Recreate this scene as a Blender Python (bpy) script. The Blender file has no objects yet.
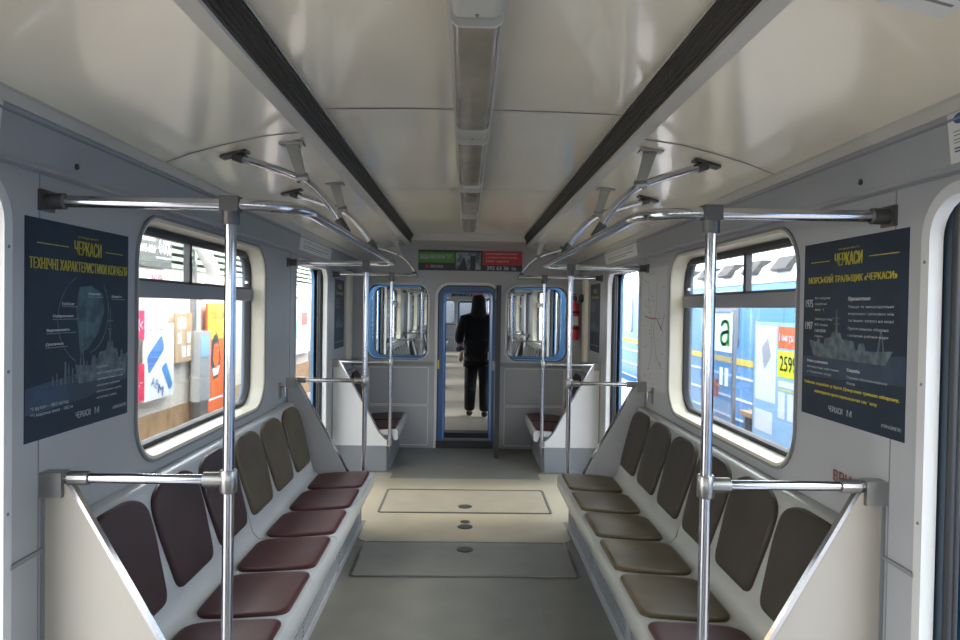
import bpy, bmesh, math, random
from mathutils import Vector, Matrix
from mathutils.geometry import tessellate_polygon
random.seed(4)
S = bpy.context.scene
C = S.collection
PI = math.pi
HW = 1.30            # half width between the inner wall faces

# ------------------------------------------------------------------ materials
def mat(name, col, rough=.5, metal=0, var=.0, scale=6, bump=0, bscale=60, col2=None, coat=0, spec=.5):
    m = bpy.data.materials.new(name); m.use_nodes = True
    nt = m.node_tree; p = nt.nodes['Principled BSDF']
    p.inputs['Base Color'].default_value = (*col, 1)
    p.inputs['Roughness'].default_value = rough
    p.inputs['Metallic'].default_value = metal
    p.inputs['Coat Weight'].default_value = coat
    p.inputs['Specular IOR Level'].default_value = spec
    tc = nt.nodes.new('ShaderNodeTexCoord')
    if var or col2:
        n = nt.nodes.new('ShaderNodeTexNoise'); n.inputs['Scale'].default_value = scale
        n.inputs['Detail'].default_value = 6
        nt.links.new(tc.outputs['Object'], n.inputs['Vector'])
        r = nt.nodes.new('ShaderNodeValToRGB')
        c2 = col2 or tuple(max(0, c*(1-var)) for c in col)
        r.color_ramp.elements[0].color = (*c2, 1); r.color_ramp.elements[1].color = (*col, 1)
        r.color_ramp.elements[0].position = .35; r.color_ramp.elements[1].position = .65
        nt.links.new(n.outputs['Fac'], r.inputs['Fac']); nt.links.new(r.outputs['Color'], p.inputs['Base Color'])
    if bump:
        n2 = nt.nodes.new('ShaderNodeTexNoise'); n2.inputs['Scale'].default_value = bscale
        nt.links.new(tc.outputs['Object'], n2.inputs['Vector'])
        b = nt.nodes.new('ShaderNodeBump'); b.inputs['Strength'].default_value = bump; b.inputs['Distance'].default_value = .01
        nt.links.new(n2.outputs['Fac'], b.inputs['Height']); nt.links.new(b.outputs['Normal'], p.inputs['Normal'])
    return m

def glass_mat(name, tint=(1, 1, 1), refl=.4):
    m = bpy.data.materials.new(name); m.use_nodes = True
    nt = m.node_tree; nt.nodes.remove(nt.nodes['Principled BSDF'])
    t = nt.nodes.new('ShaderNodeBsdfTransparent'); t.inputs['Color'].default_value = (*tint, 1)
    g = nt.nodes.new('ShaderNodeBsdfGlossy'); g.inputs['Roughness'].default_value = 0
    f = nt.nodes.new('ShaderNodeFresnel'); f.inputs['IOR'].default_value = 1.45
    k = nt.nodes.new('ShaderNodeMath'); k.operation = 'MULTIPLY'; k.inputs[1].default_value = refl
    mx = nt.nodes.new('ShaderNodeMixShader')
    nt.links.new(f.outputs[0], k.inputs[0]); nt.links.new(k.outputs[0], mx.inputs[0])
    nt.links.new(t.outputs[0], mx.inputs[1]); nt.links.new(g.outputs[0], mx.inputs[2])
    nt.links.new(mx.outputs[0], nt.nodes['Material Output'].inputs[0])
    return m

M = {}
M['wall'] = mat('wall_laminate', (.36, .37, .385), .32, var=.05, scale=3)
M['cove'] = mat('cove_panel', (.30, .315, .335), .36, var=.05, scale=3)
M['ceil'] = mat('ceiling_panel', (.80, .745, .615), .15, var=.05, scale=2, bump=.06, bscale=2.5, coat=.3)
M['seam'] = mat('seam_strip', (.16, .15, .14), .5)
M['ventstrip'] = mat('vent_frame_paint', (.47, .46, .42), .4)
M['ventdark'] = mat('vent_slat', (.055, .05, .045), .6)
M['ventblack'] = mat('vent_void', (.01, .01, .01), .8)
M['endwall'] = mat('end_wall_paint', (.36, .365, .365), .42, var=.06, scale=3)
M['panel'] = mat('white_panel', (.58, .59, .585), .35, var=.04, scale=4)
M['paneldim'] = mat('cream_grey_panel', (.40, .37, .32), .38, var=.04, scale=3)  # panel white darkened so the near end panels look less brightly lit
M['hframe'] = mat('hatch_border', (.09, .088, .08), .5)
M['cream'] = mat('cream_plastic', (.64, .60, .49), .38)
M['grey'] = mat('grey_trim', (.20, .21, .22), .45)
M['base'] = mat('bench_base_paint', (.19, .205, .225), .5, var=.1)
M['shell'] = mat('white_fibreglass', (.46, .485, .50), .27, var=.05, scale=4, coat=.2)
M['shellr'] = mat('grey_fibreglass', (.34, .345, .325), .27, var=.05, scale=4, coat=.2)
M['burg'] = mat('burgundy_vinyl', (.062, .013, .016), .40, var=.25, scale=7, bump=.12, bscale=260, spec=.28)
M['brown'] = mat('brown_vinyl', (.046, .024, .026), .46, var=.2, scale=7, bump=.12, bscale=260, spec=.28)
M['olive'] = mat('olive_vinyl', (.095, .076, .048), .48, var=.25, scale=7, bump=.12, bscale=260, spec=.28)
M['olivesheen'] = mat('olive_vinyl_sheen', (.088, .064, .027), .34, var=.35, scale=5, bump=.12, bscale=260, spec=.28)  # sheen of the light on the right seats put into this olive tone
M['dark'] = mat('dark_brown_vinyl', (.043, .035, .027), .55, var=.15, scale=7, bump=.12, bscale=260, spec=.28)
M['chrome'] = mat('chrome_steel', (.52, .53, .57), .15, 1)
M['steel'] = mat('dull_steel', (.36, .36, .35), .36, 1, var=.2)
M['fit'] = mat('cast_fitting', (.10, .10, .10), .42, .6)
M['rubber'] = mat('black_rubber', (.016, .017, .02), .55)
M['sash'] = mat('dark_sash', (.05, .05, .052), .45)
M['blue'] = mat('blue_paint', (.02, .085, .23), .35)
M['blued'] = mat('dark_blue_door_paint', (.025, .045, .068), .4)
M['navy'] = mat('near_black_door_paint', (.02, .026, .035), .5)
M['alu'] = mat('aluminium_frame', (.33, .33, .34), .38, .7)
M['yellow'] = mat('yellow_paint', (.75, .5, .05), .5)
M['red'] = mat('red_paint', (.55, .03, .04), .4)
M['lampd'] = mat('lamp_diffuser', (.33, .295, .23), .22, var=.25, scale=5, coat=.3)
M['lampb'] = mat('lamp_housing', (.45, .45, .42), .35)
M['floor'] = mat('grey_linoleum', (.150, .147, .130), .34, col2=(.125, .124, .112), scale=5, bump=.05, bscale=200)
M['floorc'] = mat('cream_linoleum', (.34, .30, .215), .3, col2=(.29, .26, .19), scale=3.5, bump=.05, bscale=200)
M['hatch'] = mat('hatch_lid_lino', (.165, .163, .145), .34, col2=(.145, .143, .13), scale=6)
M['hatchc'] = mat('hatch_lid_cream_lino', (.31, .28, .21), .3, col2=(.265, .24, .185), scale=5)
M['glass'] = glass_mat('window_glass', (.97, .98, .98))
M['pnavy'] = mat('poster_navy', (.012, .030, .055), .5, col2=(.008, .018, .035), scale=4, spec=.3)
M['pteal'] = mat('poster_teal_ink', (.07, .14, .17), .5, col2=(.02, .05, .075), scale=22)
M['pteal2'] = mat('poster_grey_ink', (.13, .17, .19), .5, col2=(.04, .07, .09), scale=30)
M['pblue'] = mat('poster_sea_ink', (.022, .055, .105), .5, col2=(.012, .03, .055), scale=9)
M['pyel'] = mat('poster_yellow_ink', (.50, .44, .04), .5)
M['pwhite'] = mat('poster_white_ink', (.50, .54, .56), .5)
M['pgrey'] = mat('poster_pale_ink', (.20, .25, .29), .5)
M['paper'] = mat('white_paper', (.62, .63, .62), .6)
M['ink'] = mat('grey_print', (.20, .22, .24), .6)
M['redink'] = mat('red_print', (.30, .10, .085), .6)
M['green'] = mat('green_print', (.07, .24, .03), .5)
M['signred'] = mat('red_sign_print', (.42, .03, .035), .5)
M['signdk'] = mat('dark_sign_print', (.03, .033, .04), .5)
M['tan'] = mat('tan_board', (.52, .36, .20), .5, var=.15)
M['beige'] = mat('beige_wall', (.78, .71, .60), .6, var=.1)
M['plat'] = mat('platform_stone', (.42, .34, .28), .5, var=.25, scale=2)
M['white'] = mat('white_board', (.85, .86, .87), .5)
M['lblue'] = mat('pale_blue_board', (.36, .58, .80), .4)
M['bluebody'] = mat('train_blue_paint', (.11, .30, .60), .3)
M['skinb'] = mat('own_car_blue_paint', (.04, .13, .25), .4)
M['roofw'] = mat('train_roof_paint', (.82, .86, .90), .4)
M['orange'] = mat('orange_print', (.80, .16, .03), .5)
M['pink'] = mat('magenta_red_print', (.70, .03, .09), .5)
M['ggreen'] = mat('bright_green_print', (.13, .55, .08), .5)
M['byel'] = mat('bright_yellow_print', (.85, .85, .02), .5)
M['dkgreen'] = mat('grey_green_board', (.045, .06, .055), .5)
M['black'] = mat('black_cloth', (.007, .007, .009), .85, bump=.25, bscale=40)
M['trouser'] = mat('dark_trouser_cloth', (.011, .012, .016), .85, bump=.2, bscale=40)
M['cuff'] = mat('grey_blue_cloth', (.045, .06, .075), .8)
M['skin'] = mat('skin', (.42, .26, .19), .55)
M['shoe'] = mat('black_leather', (.01, .01, .012), .4)
M['phoneb'] = mat('blue_phone_print', (.08, .34, .66), .4, col2=(.10, .20, .50), scale=5)
M['phonew'] = mat('pale_phone_print', (.45, .42, .45), .4)
M['wood'] = mat('light_wood', (.48, .30, .15), .5, var=.3, scale=8)
M['under'] = mat('underframe_paint', (.05, .05, .055), .7)

# ------------------------------------------------------------------ mesh helpers
def link(name, verts, faces, m=None, parent=None, smooth=False, loc=None):
    me = bpy.data.meshes.new(name)
    me.from_pydata([tuple(v) for v in verts], [], faces)
    bm = bmesh.new(); bm.from_mesh(me)
    bmesh.ops.recalc_face_normals(bm, faces=bm.faces); bm.to_mesh(me); bm.free()
    if smooth:
        for p in me.polygons: p.use_smooth = True
        me.set_sharp_from_angle(angle=math.radians(40))
    o = bpy.data.objects.new(name, me); C.objects.link(o)
    if m: me.materials.append(m if not isinstance(m, str) else M[m])
    if parent is not None:
        o.parent = parent; o.matrix_parent_inverse = parent.matrix_basis.inverted()
    return o

class MB:
    def __init__(s): s.v = []; s.f = []
    def add(s, vs, fs):
        k = len(s.v); s.v += [tuple(v) for v in vs]; s.f += [tuple(i+k for i in f) for f in fs]; return s
    def box(s, x0, x1, y0, y1, z0, z1, mp=None):
        vs = [(x, y, z) for x in (x0, x1) for y in (y0, y1) for z in (z0, z1)]
        if mp: vs = [mp(*v) for v in vs]
        return s.add(vs, [(0, 1, 3, 2), (4, 6, 7, 5), (0, 4, 5, 1), (2, 3, 7, 6), (0, 2, 6, 4), (1, 5, 7, 3)])
    def tube(s, pts, r, n=14, fillet=0, r2=None, closed=False):
        pts = [Vector(p) for p in pts]
        if fillet: pts = round_path(pts, fillet)
        k = len(pts); rings = []
        t = (pts[1]-pts[0]).normalized()
        up = Vector((0, 0, 1)) if abs(t.z) < .9 else Vector((1, 0, 0))
        nrm = t.cross(up).normalized()
        for i, p in enumerate(pts):
            if i == 0: t = pts[1]-pts[0]
            elif i == k-1: t = pts[-1]-pts[-2]
            else: t = (pts[i+1]-pts[i]).normalized()+(pts[i]-pts[i-1]).normalized()
            t.normalize()
            nrm = (nrm-t*nrm.dot(t)).normalized(); b = t.cross(nrm)
            rr = r if r2 is None else r+(r2-r)*i/(k-1)
            rings.append([p+(nrm*math.cos(2*PI*j/n)+b*math.sin(2*PI*j/n))*rr for j in range(n)])
        vs = [v for R in rings for v in R]; fs = []
        for i in range(k-1):
            for j in range(n):
                a = i*n+j; b_ = i*n+(j+1) % n
                fs.append((a, b_, b_+n, a+n))
        fs += [tuple(range(n)), tuple(range((k-1)*n, k*n))]
        return s.add(vs, fs)
    def lathe(s, prof, c, n=20, axis='z'):
        c = Vector(c); vs = []; fs = []
        for r, h in prof:
            for j in range(n):
                a = 2*PI*j/n; x, y = r*math.cos(a), r*math.sin(a)
                v = {'z': (x, y, h), 'y': (x, h, y), 'x': (h, x, y)}[axis]
                vs.append(c+Vector(v))
        for i in range(len(prof)-1):
            for j in range(n):
                a = i*n+j; b = i*n+(j+1) % n; fs.append((a, b, b+n, a+n))
        fs += [tuple(range(n)), tuple(range((len(prof)-1)*n, len(prof)*n))]
        return s.add(vs, fs)
    def plate(s, outer, holes, d0, d1, mp):
        loops = [outer]+list(holes)
        tri = tessellate_polygon([[Vector((p[0], p[1], 0)) for p in L] for L in loops])
        flat = [p for L in loops for p in L]; n = len(flat)
        vs = [mp(u, v, d0) for u, v in flat]+[mp(u, v, d1) for u, v in flat]
        fs = [tuple(t) for t in tri]+[tuple(i+n for i in t) for t in tri]
        k = 0
        for L in loops:
            m_ = len(L)
            for i in range(m_):
                a = k+i; b = k+(i+1) % m_; fs.append((a, b, b+n, a+n))
            k += m_
        return s.add(vs, fs)
    def ring(s, rect, r, prof, mp, closed=True, rb=None):
        # rounded rectangle swept with a profile of (offset outward, depth)
        u0, u1, v0, v1 = rect; loops = []
        for off, d in prof:
            loops.append([mp(u, v, d) for u, v in rrect(u0-off, u1+off, v0-off, v1+off, max(.004, r+off), rb=None if rb is None else max(.004, rb+off))])
        n = len(loops[0]); vs = [v for L in loops for v in L]; fs = []
        m_ = len(loops)
        for i in range(m_ if closed else m_-1):
            for j in range(n):
                a = i*n+j; b = i*n+(j+1) % n; c = ((i+1) % m_)*n+(j+1) % n; d = ((i+1) % m_)*n+j
                fs.append((a, b, c, d))
        return s.add(vs, fs)
    def sweep(s, prof, y0, y1, mp=lambda a, y, z: (a, y, z), cap=True, ny=1):
        n = len(prof); vs = []; fs = []
        for k in range(ny+1):
            y = y0+(y1-y0)*k/ny
            vs += [mp(a, y, z) for a, z in prof]
        for k in range(ny):
            for i in range(n):
                j = (i+1) % n; fs.append((k*n+i, k*n+j, (k+1)*n+j, (k+1)*n+i))
        if cap:
            tri = tessellate_polygon([[Vector((a, z, 0)) for a, z in prof]])
            fs += [tuple(t) for t in tri]+[tuple(i+ny*n for i in t) for t in tri]
        return s.add(vs, fs)
    def pad(s, outline, h, mp, base=-.006):
        n = len(outline); cu = sum(p[0] for p in outline)/n; cv = sum(p[1] for p in outline)/n
        prof = [(1, base), (1, h*.45), (.985, h*.75), (.955, h*.93), (.90, h), (.7, h*1.08), (.4, h*1.14), (.12, h*1.16)]
        vs = []; fs = []
        for sc, d in prof:
            vs += [mp(cu+(u-cu)*sc, cv+(v-cv)*sc, d) for u, v in outline]
        for i in range(len(prof)-1):
            for j in range(n):
                a = i*n+j; b = i*n+(j+1) % n; fs.append((a, b, b+n, a+n))
        fs += [tuple(range((len(prof)-1)*n, len(prof)*n)), tuple(range(n))]
        return s.add(vs, fs)
    def obj(s, name, m, parent=None, smooth=False):
        return link(name, s.v, s.f, m, parent, smooth)

def round_path(pts, R, seg=7):
    out = [pts[0]]
    for i in range(1, len(pts)-1):
        a, b, c = pts[i-1], pts[i], pts[i+1]
        d1 = (a-b); d2 = (c-b); l = min(R, d1.length*.49, d2.length*.49)
        p0 = b+d1.normalized()*l; p2 = b+d2.normalized()*l
        for k in range(seg+1):
            t = k/seg; out.append(p0*(1-t)**2+b*2*t*(1-t)+p2*t*t)
    out.append(pts[-1]); return out

def rrect(u0, u1, v0, v1, r, seg=7, rb=None):
    rb = r if rb is None else rb
    out = []
    for cu, cv, a0, q in ((u1, v1, 0, r), (u0, v1, 90, r), (u0, v0, 180, rb), (u1, v0, 270, rb)):
        su = -1 if cu == u1 else 1; sv = -1 if cv == v1 else 1
        for k in range(seg+1):
            a = math.radians(a0+90*k/seg)
            out.append((cu+su*q+q*math.cos(a), cv+sv*q+q*math.sin(a)))
    return out

def round_poly(pts, rs, seg=6):
    out = []; n = len(pts)
    for i in range(n):
        a, b, c = Vector(pts[i-1]), Vector(pts[i]), Vector(pts[(i+1) % n]); R = rs[i] if isinstance(rs, (list, tuple)) else rs
        if R <= 0: out.append(tuple(b)); continue
        d1 = a-b; d2 = c-b; l = min(R, d1.length*.49, d2.length*.49)
        p0 = b+d1.normalized()*l; p2 = b+d2.normalized()*l
        for k in range(seg+1):
            t = k/seg; q = p0*(1-t)**2+b*2*t*(1-t)+p2*t*t; out.append((q.x, q.y))
    return out

def side(s, X0=HW):  return lambda u, v, d: (s*(X0+d), u, v)      # u = y, v = z, d outward
def face(y0):        return lambda u, v, d: (u, y0+d, v)           # u = x, v = z, d away from viewer

def thing(name, label, cat, loc=(0, 0, 0), group=None):
    o = bpy.data.objects.new(name, None); C.objects.link(o); o.location = loc
    o.empty_display_size = .1
    o.matrix_basis = Matrix.Translation(loc)
    return tag(o, label, cat, group)
def tag(o, label, cat, group=None):
    o['label'] = label; o['category'] = cat
    if group: o['group'] = group
    return o
def struct(o, label=None):
    o['kind'] = 'structure'
    if label: o['label'] = label
    return o
def sroot(name, loc=(0, 0, 0)):
    o = bpy.data.objects.new(name, None); C.objects.link(o); o.location = loc; o['kind'] = 'structure'; return o
def dup(root, dy, label=None, group=None):
    r = root.copy(); C.objects.link(r); r.location = (root.location.x, root.location.y+dy, root.location.z)
    if label: r['label'] = label
    if group: r['group'] = group
    for ch in list(root.children):
        c = ch.copy(); C.objects.link(c); c.parent = r; c.matrix_parent_inverse = ch.matrix_parent_inverse.copy()
        for g in ch.children:
            d = g.copy(); C.objects.link(d); d.parent = c; d.matrix_parent_inverse = g.matrix_parent_inverse.copy()
    return r

# text laid on a board.  frame: origin O (top-left), U (right), V (down), N (out)
class Board:
    def __init__(s, O, U, V, N): s.O, s.U, s.V, s.N = Vector(O), Vector(U), Vector(V), Vector(N)
    def mp(s, u, v, d): return s.O+s.U*u+s.V*v+s.N*d
def left_board(y0, y1, z0, z1, X=-HW):     # reads towards +y
    return Board((X, y0, z1), (0, y1-y0, 0), (0, 0, z0-z1), (1, 0, 0)), (y1-y0)
def right_board(y0, y1, z0, z1, X=HW):     # y0 far .. reads towards -y
    return Board((X, y1, z1), (0, y0-y1, 0), (0, 0, z0-z1), (-1, 0, 0)), (y1-y0)
def front_board(x0, x1, z0, z1, Y):
    return Board((x0, Y, z1), (x1-x0, 0, 0), (0, 0, z0-z1), (0, -1, 0)), (x1-x0)

def text_geo(txt):
    cu = bpy.data.curves.new('t', 'FONT'); cu.body = txt; cu.align_x = 'LEFT'; cu.size = 1; cu.resolution_u = 2
    o = bpy.data.objects.new('t', cu); C.objects.link(o)
    bpy.context.view_layer.update()
    me = bpy.data.meshes.new_from_object(o.evaluated_get(bpy.context.evaluated_depsgraph_get()))
    vs = [tuple(v.co) for v in me.vertices]; fs = [tuple(p.vertices) for p in me.polygons]
    bpy.data.objects.remove(o); bpy.data.curves.remove(cu); bpy.data.meshes.remove(me)
    return vs, fs
def put_text(mb, B, txt, u, v, w, h, d=.0022, bold=0, rot=0):
    """fit txt in the box whose left is u, top v, width w, height h (board fractions)"""
    vs, fs = text_geo(txt)
    if not vs: return
    x0 = min(p[0] for p in vs); x1 = max(p[0] for p in vs); y0 = min(p[1] for p in vs); y1 = max(p[1] for p in vs)
    reps = [(0, 0)] if not bold else [(0, 0), (bold, 0), (-bold, 0)]
    for bx, by in reps:
        out = []
        for p in vs:
            a = (p[0]-x0)/(x1-x0)*w+bx*w; b = (y1-p[1])/(y1-y0)*h+by
            if rot: a, b = a*math.cos(rot)-b*math.sin(rot), a*math.sin(rot)+b*math.cos(rot)
            out.append(B.mp(u+a, v+b, d+(.0002 if bx else 0)))
        mb.add(out, fs)
def poly(mb, B, pts, d=.0015, th=.0005):
    n = len(pts); mb.plate(pts, [], d-th, d, B.mp)
def rect(mb, B, u0, v0, u1, v1, d=.0015): poly(mb, B, [(u0, v0), (u1, v0), (u1, v1), (u0, v1)], d)

# ------------------------------------------------------------------ car shell
DOOR_TOP, WIN_Z0, WIN_Z1 = 1.925, .965, 1.935
PROF_SIDE = [(1.250, 2.160), (1.13, 2.205), (1.0, 2.242), (.85, 2.278), (.69, 2.298)]
cnt = {}
def nm(base):
    cnt[base] = cnt.get(base, 0)+1; return f'{base}_{cnt[base]}'

def window(s, y0, y1, tall=True):
    mp = side(s); R = (y0, y1, WIN_Z0, WIN_Z1)
    root = sroot(nm('window'), (s*HW, (y0+y1)/2, WIN_Z0)); bpy.context.view_layer.update()
    def P(mb, n, m, sm=True):
        o = link(n, mb.v, mb.f, m, None, sm); o.parent = root; o.matrix_parent_inverse = Matrix.Translation(root.location).inverted(); return o
    P(MB().ring(R, .17, [(0, -.004), (0.014, -.006), (.018, 0), (.012, .12), (-.012, .12), (-.006, .03)], mp), 'window_reveal', 'cream' )
    P(MB().ring(R, .17, [(.014, -.009), (.026, -.009), (.026, 0), (.014, 0)], mp), 'window_seal', 'grey')
    R2 = (y0+.01, y1-.01, WIN_Z0+.01, WIN_Z1-.01)
    P(MB().ring(R2, .16, [(0, .078), (-.020, .078), (-.026, .10), (-.026, .115), (0, .115)], mp), 'window_frame', 'rubber')
    zt = 1.655; g = MB()
    g.box(-.0, .045, y0+.02, y1-.02, zt-.035, zt+.035, lambda a, y, z: (s*(HW+.068+a), y, z))
    P(g, 'transom', 'alu', False)
    g = MB(); ym = y0+(y1-y0)*.42
    g.box(.0, .03, ym-.017, ym+.017, zt+.03, WIN_Z1-.03, lambda a, y, z: (s*(HW+.075+a), y, z))
    g.box(.0, .03, y0+.03, y1-.03, zt+.033, zt+.048, lambda a, y, z: (s*(HW+.075+a), y, z))
    g.box(.0, .03, y0+.06, y1-.06, WIN_Z1-.048, WIN_Z1-.03, lambda a, y, z: (s*(HW+.075+a), y, z))
    P(g, 'vent_sash', 'sash', False)
    g = MB().box(0, .004, y0+.03, y1-.03, zt, WIN_Z1-.035, lambda a, y, z: (s*(HW+.09+a), y, z)); P(g, 'upper_pane', 'glass', False)
    g = MB().plate(rrect(y0+.03, y1-.03, WIN_Z0+.03, zt, .12, rb=None), [], .092, .096, mp); P(g, 'lower_pane', 'glass', False)
    g = MB().box(-.012, 0, y1-.16, y1-.13, zt+.07, zt+.085, lambda a, y, z: (s*(HW+.07+a), y, z)); P(g, 'catch', 'chrome', False)
    return root

def doorway(s, y0, y1, far_leaf=True):
    mp = side(s)
    root = sroot(nm('door'), (s*HW, (y0+y1)/2, 0))
    def P(mb, n, m, sm=False):
        o = link(n, mb.v, mb.f, m, None, sm); o.parent = root; o.matrix_parent_inverse = Matrix.Translation(root.location).inverted(); return o
    rr = rrect(y0, y1, 0, DOOR_TOP, .11, rb=.005)
    P(MB().ring((y0, y1, 0, DOOR_TOP), .11, [(0, -.008), (.035, -.008), (.035, 0), (0, .03), (-.004, .03)], mp, rb=.004), 'door_surround', 'panel', True)
    # the two leaves, slid back into the wall pockets
    for a, b, e in ((y0-.50, y0+.015, 1), (y1-.03, y1+.50, -1)):
        g = MB().box(0, .042, a, b, .02, DOOR_TOP-.01, lambda q, y, z: (s*(HW+.036+q), y, z))
        leaf = P(g, 'door_leaf', 'blued')
        ye = b if e == 1 else a
        g = MB().tube([(s*(HW+.050), ye, .02), (s*(HW+.050), ye, DOOR_TOP-.02)], .013, 10)
        g.tube([(s*(HW+.066), ye+e*.004, .02), (s*(HW+.066), ye+e*.004, DOOR_TOP-.02)], .010, 10)
        o = link('rubber_edge', g.v, g.f, 'rubber', None, True); o.parent = leaf
    g = MB().box(0, .10, y0+.0, y1, DOOR_TOP+.0, DOOR_TOP+.02, lambda q, y, z: (s*(HW+.03+q), y, z)); P(g, 'header', 'grey')
    g = MB().box(0, .13, y0, y1, -.03, .004, lambda q, y, z: (s*(HW+q), y, z)); P(g, 'threshold', 'steel')
    return root

def end_wall(Y, inner, name, out=1):
    """end wall whose cabin face is at y=Y; cabin lies on the -y side when out=+1"""
    mp = lambda u, v, d: (u, Y+out*d, v)
    DR = (-.335, .345, 0, 1.85)
    WL = (-1.135, -.45, 1.0, 1.845); WR = (.45, 1.135, 1.0, 1.845)
    outer = [(-1.36, -.05), (1.36, -.05), (1.36, 2.2), (1.15, 2.42), (.62, 2.56), (-.62, 2.56), (-1.15, 2.42), (-1.36, 2.2)]
    g = MB().plate(outer, [rrect(*DR, .13, rb=.004), rrect(*WL, .12), rrect(*WR, .12)], 0, .05, mp)
    w = struct(g.obj(name, 'endwall'))
    g = MB().plate([(a*1.03, b) for a, b in outer], [rrect(*DR, .13, rb=.004), rrect(*WL, .12), rrect(*WR, .12)], .10, .13, mp)
    g.obj('outer_skin', 'skinb', w)
    for R in (WL, WR):
        root = sroot(nm('window'), ((R[0]+R[1])/2, Y, R[2]))
        def P(mb, n, m, sm=True):
            o = link(n, mb.v, mb.f, m, None, sm); o.parent = root; o.matrix_parent_inverse = Matrix.Translation(root.location).inverted()
        P(MB().ring(R, .12, [(.0, -.012), (.022, -.012), (.026, 0), (0, .01)], mp), 'window_trim', 'alu')
        P(MB().ring(R, .12, [(.0, -.006), (-.010, -.006), (-.010, .012), (0, .012)], mp), 'window_seal', 'rubber')
        P(MB().ring(R, .12, [(.0, .008), (-.004, .01), (-.008, .135), (0, .135)], mp), 'window_reveal', 'skinb')
        P(MB().plate(rrect(R[0]+.02, R[1]-.02, R[2]+.02, R[3]-.02, .10), [], .07, .075, mp), 'pane', 'glass', False)
    root = sroot(nm('door'), (0, Y, 0))
    def P(mb, n, m, sm=True, par=None):
        o = link(n, mb.v, mb.f, m, None, sm); o.parent = par or root
        if not par: o.matrix_parent_inverse = Matrix.Translation(root.location).inverted()
        return o
    P(MB().ring(DR, .13, [(0, -.01), (.03, -.01), (.034, 0), (0, .02)], mp, rb=.004), 'door_surround', 'panel')
    P(MB().ring(DR, .13, [(.0, -.012), (-.014, -.012), (-.014, 0), (0, 0)], mp, rb=.004), 'door_seal', 'rubber')
    P(MB().ring(DR, .13, [(.0, .002), (-.062, .004), (-.08, .135), (0, .135)], mp, rb=.004), 'door_frame', 'blue')
    P(MB().box(-.34, .345, -.02, .16, .004, .086, lambda x, y, z: (x, Y+out*y, z)), 'threshold', 'rubber', False)
    g = MB().box(-.30, -.283, -.016, .0, .90, 1.0, lambda x, y, z: (x-.03, Y+out*y, z)); P(g, 'latch', 'yellow', False)
    # leaf swung into the cabin, seen edge-on
    hx = .345
    g = MB().plate(rrect(-.52, -.02, .02, 1.83, .1, rb=.01), [rrect(-.45, -.09, 1.0, 1.7, .08)], 0, .035, lambda u, v, d: (hx-.035+d+(.0 if out == 1 else 0), Y+out*u, v))
    leaf = P(g, 'door_leaf', 'blued', False)
    g = MB().box(hx-.043, hx+.008, -.535, -.515, .0, 1.84, lambda x, y, z: (x, Y+out*y, z)); P(g, 'rubber_edge', 'rubber', False, leaf)
    g = MB().tube([(hx-.06, Y-out*.44, .93), (hx-.06, Y-out*.44, 1.03)], .012, 8); g.box(hx-.06, hx-.03, -.45, -.43, .97, .99, lambda x, y, z: (x, Y+out*y, z)); P(g, 'handle', 'steel', True, leaf)
    return w

def ceiling_y(name, y0, y1, tag_seams):
    arch = [(x, 2.403-.010*(x/.61)**2) for x in [(-.61+1.22*i/14) for i in range(15)]]
    prof = arch+[(x, z+.02) for x, z in reversed(arch)]
    root = struct(MB().sweep(prof, y0, y1).obj(name, 'ceil', None, True))
    for s in (-1, 1):
        p = [(s*a, z) for a, z in PROF_SIDE]; p = p+[(a, z+.02) for a, z in reversed(p)]
        MB().sweep(p, y0, y1).obj('side_panel', 'ceil', root, True)
        # ventilation strip
        p = [(s*.700, 2.294), (s*.646, 2.296), (s*.642, 2.304), (s*.646, 2.31), (s*.700, 2.31)]
        v = MB().sweep(p, y0, y1).obj('vent_frame', 'ventstrip', root)
        g = MB()
        for k in range(6):
            t = (k+.5)/6; a = .646-.040*t; z = 2.302+.080*t
            g.sweep([(s*(a+.004), z-.005), (s*(a-.007), z-.001), (s*(a-.007), z+.002), (s*(a+.006), z+.001)], y0, y1)
        g.obj('vent_slats', 'ventdark', v)
        MB().box(s*.680, s*.670, y0, y1, 2.30, 2.39).obj('vent_back', 'ventblack', v)
        MB().sweep([(s*.612, 2.392), (s*.603, 2.384), (s*.597, 2.388), (s*.602, 2.398)], y0, y1).obj('vent_edge', 'ventstrip', v)
    for y in tag_seams:
        if y0 < y < y1:
            g = MB()
            pr = [(x, z-.0015) for x, z in arch]
            g.add([(x, y-.006, z) for x, z in pr]+[(x, y+.006, z) for x, z in pr], [(i, i+1, i+16, i+15) for i in range(14)])
            g.obj('ceiling_seam', 'seam', root)
            for s in (-1, 1):
                pr = [(s*a, z-.0015) for a, z in PROF_SIDE]
                g = MB().add([(x, y-.006, z) for x, z in pr]+[(x, y+.006, z) for x, z in pr], [(i, i+1, i+6, i+5) for i in range(4)])
                g.obj('ceiling_seam', 'seam', root)
    # outer roof
    ro = [(-1.46, 1.95), (-1.44, 2.15), (-1.2, 2.40), (-.6, 2.56), (.6, 2.56), (1.2, 2.40), (1.44, 2.15), (1.46, 1.95)]
    ri = [(-1.43, 1.95), (-1.41, 2.13), (-1.18, 2.37), (-.6, 2.53), (.6, 2.53), (1.18, 2.37), (1.41, 2.13), (1.43, 1.95)]
    MB().sweep(ro+ri[::-1], y0, y1).obj('roof_skin', 'roofw', root)
    return root

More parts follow.
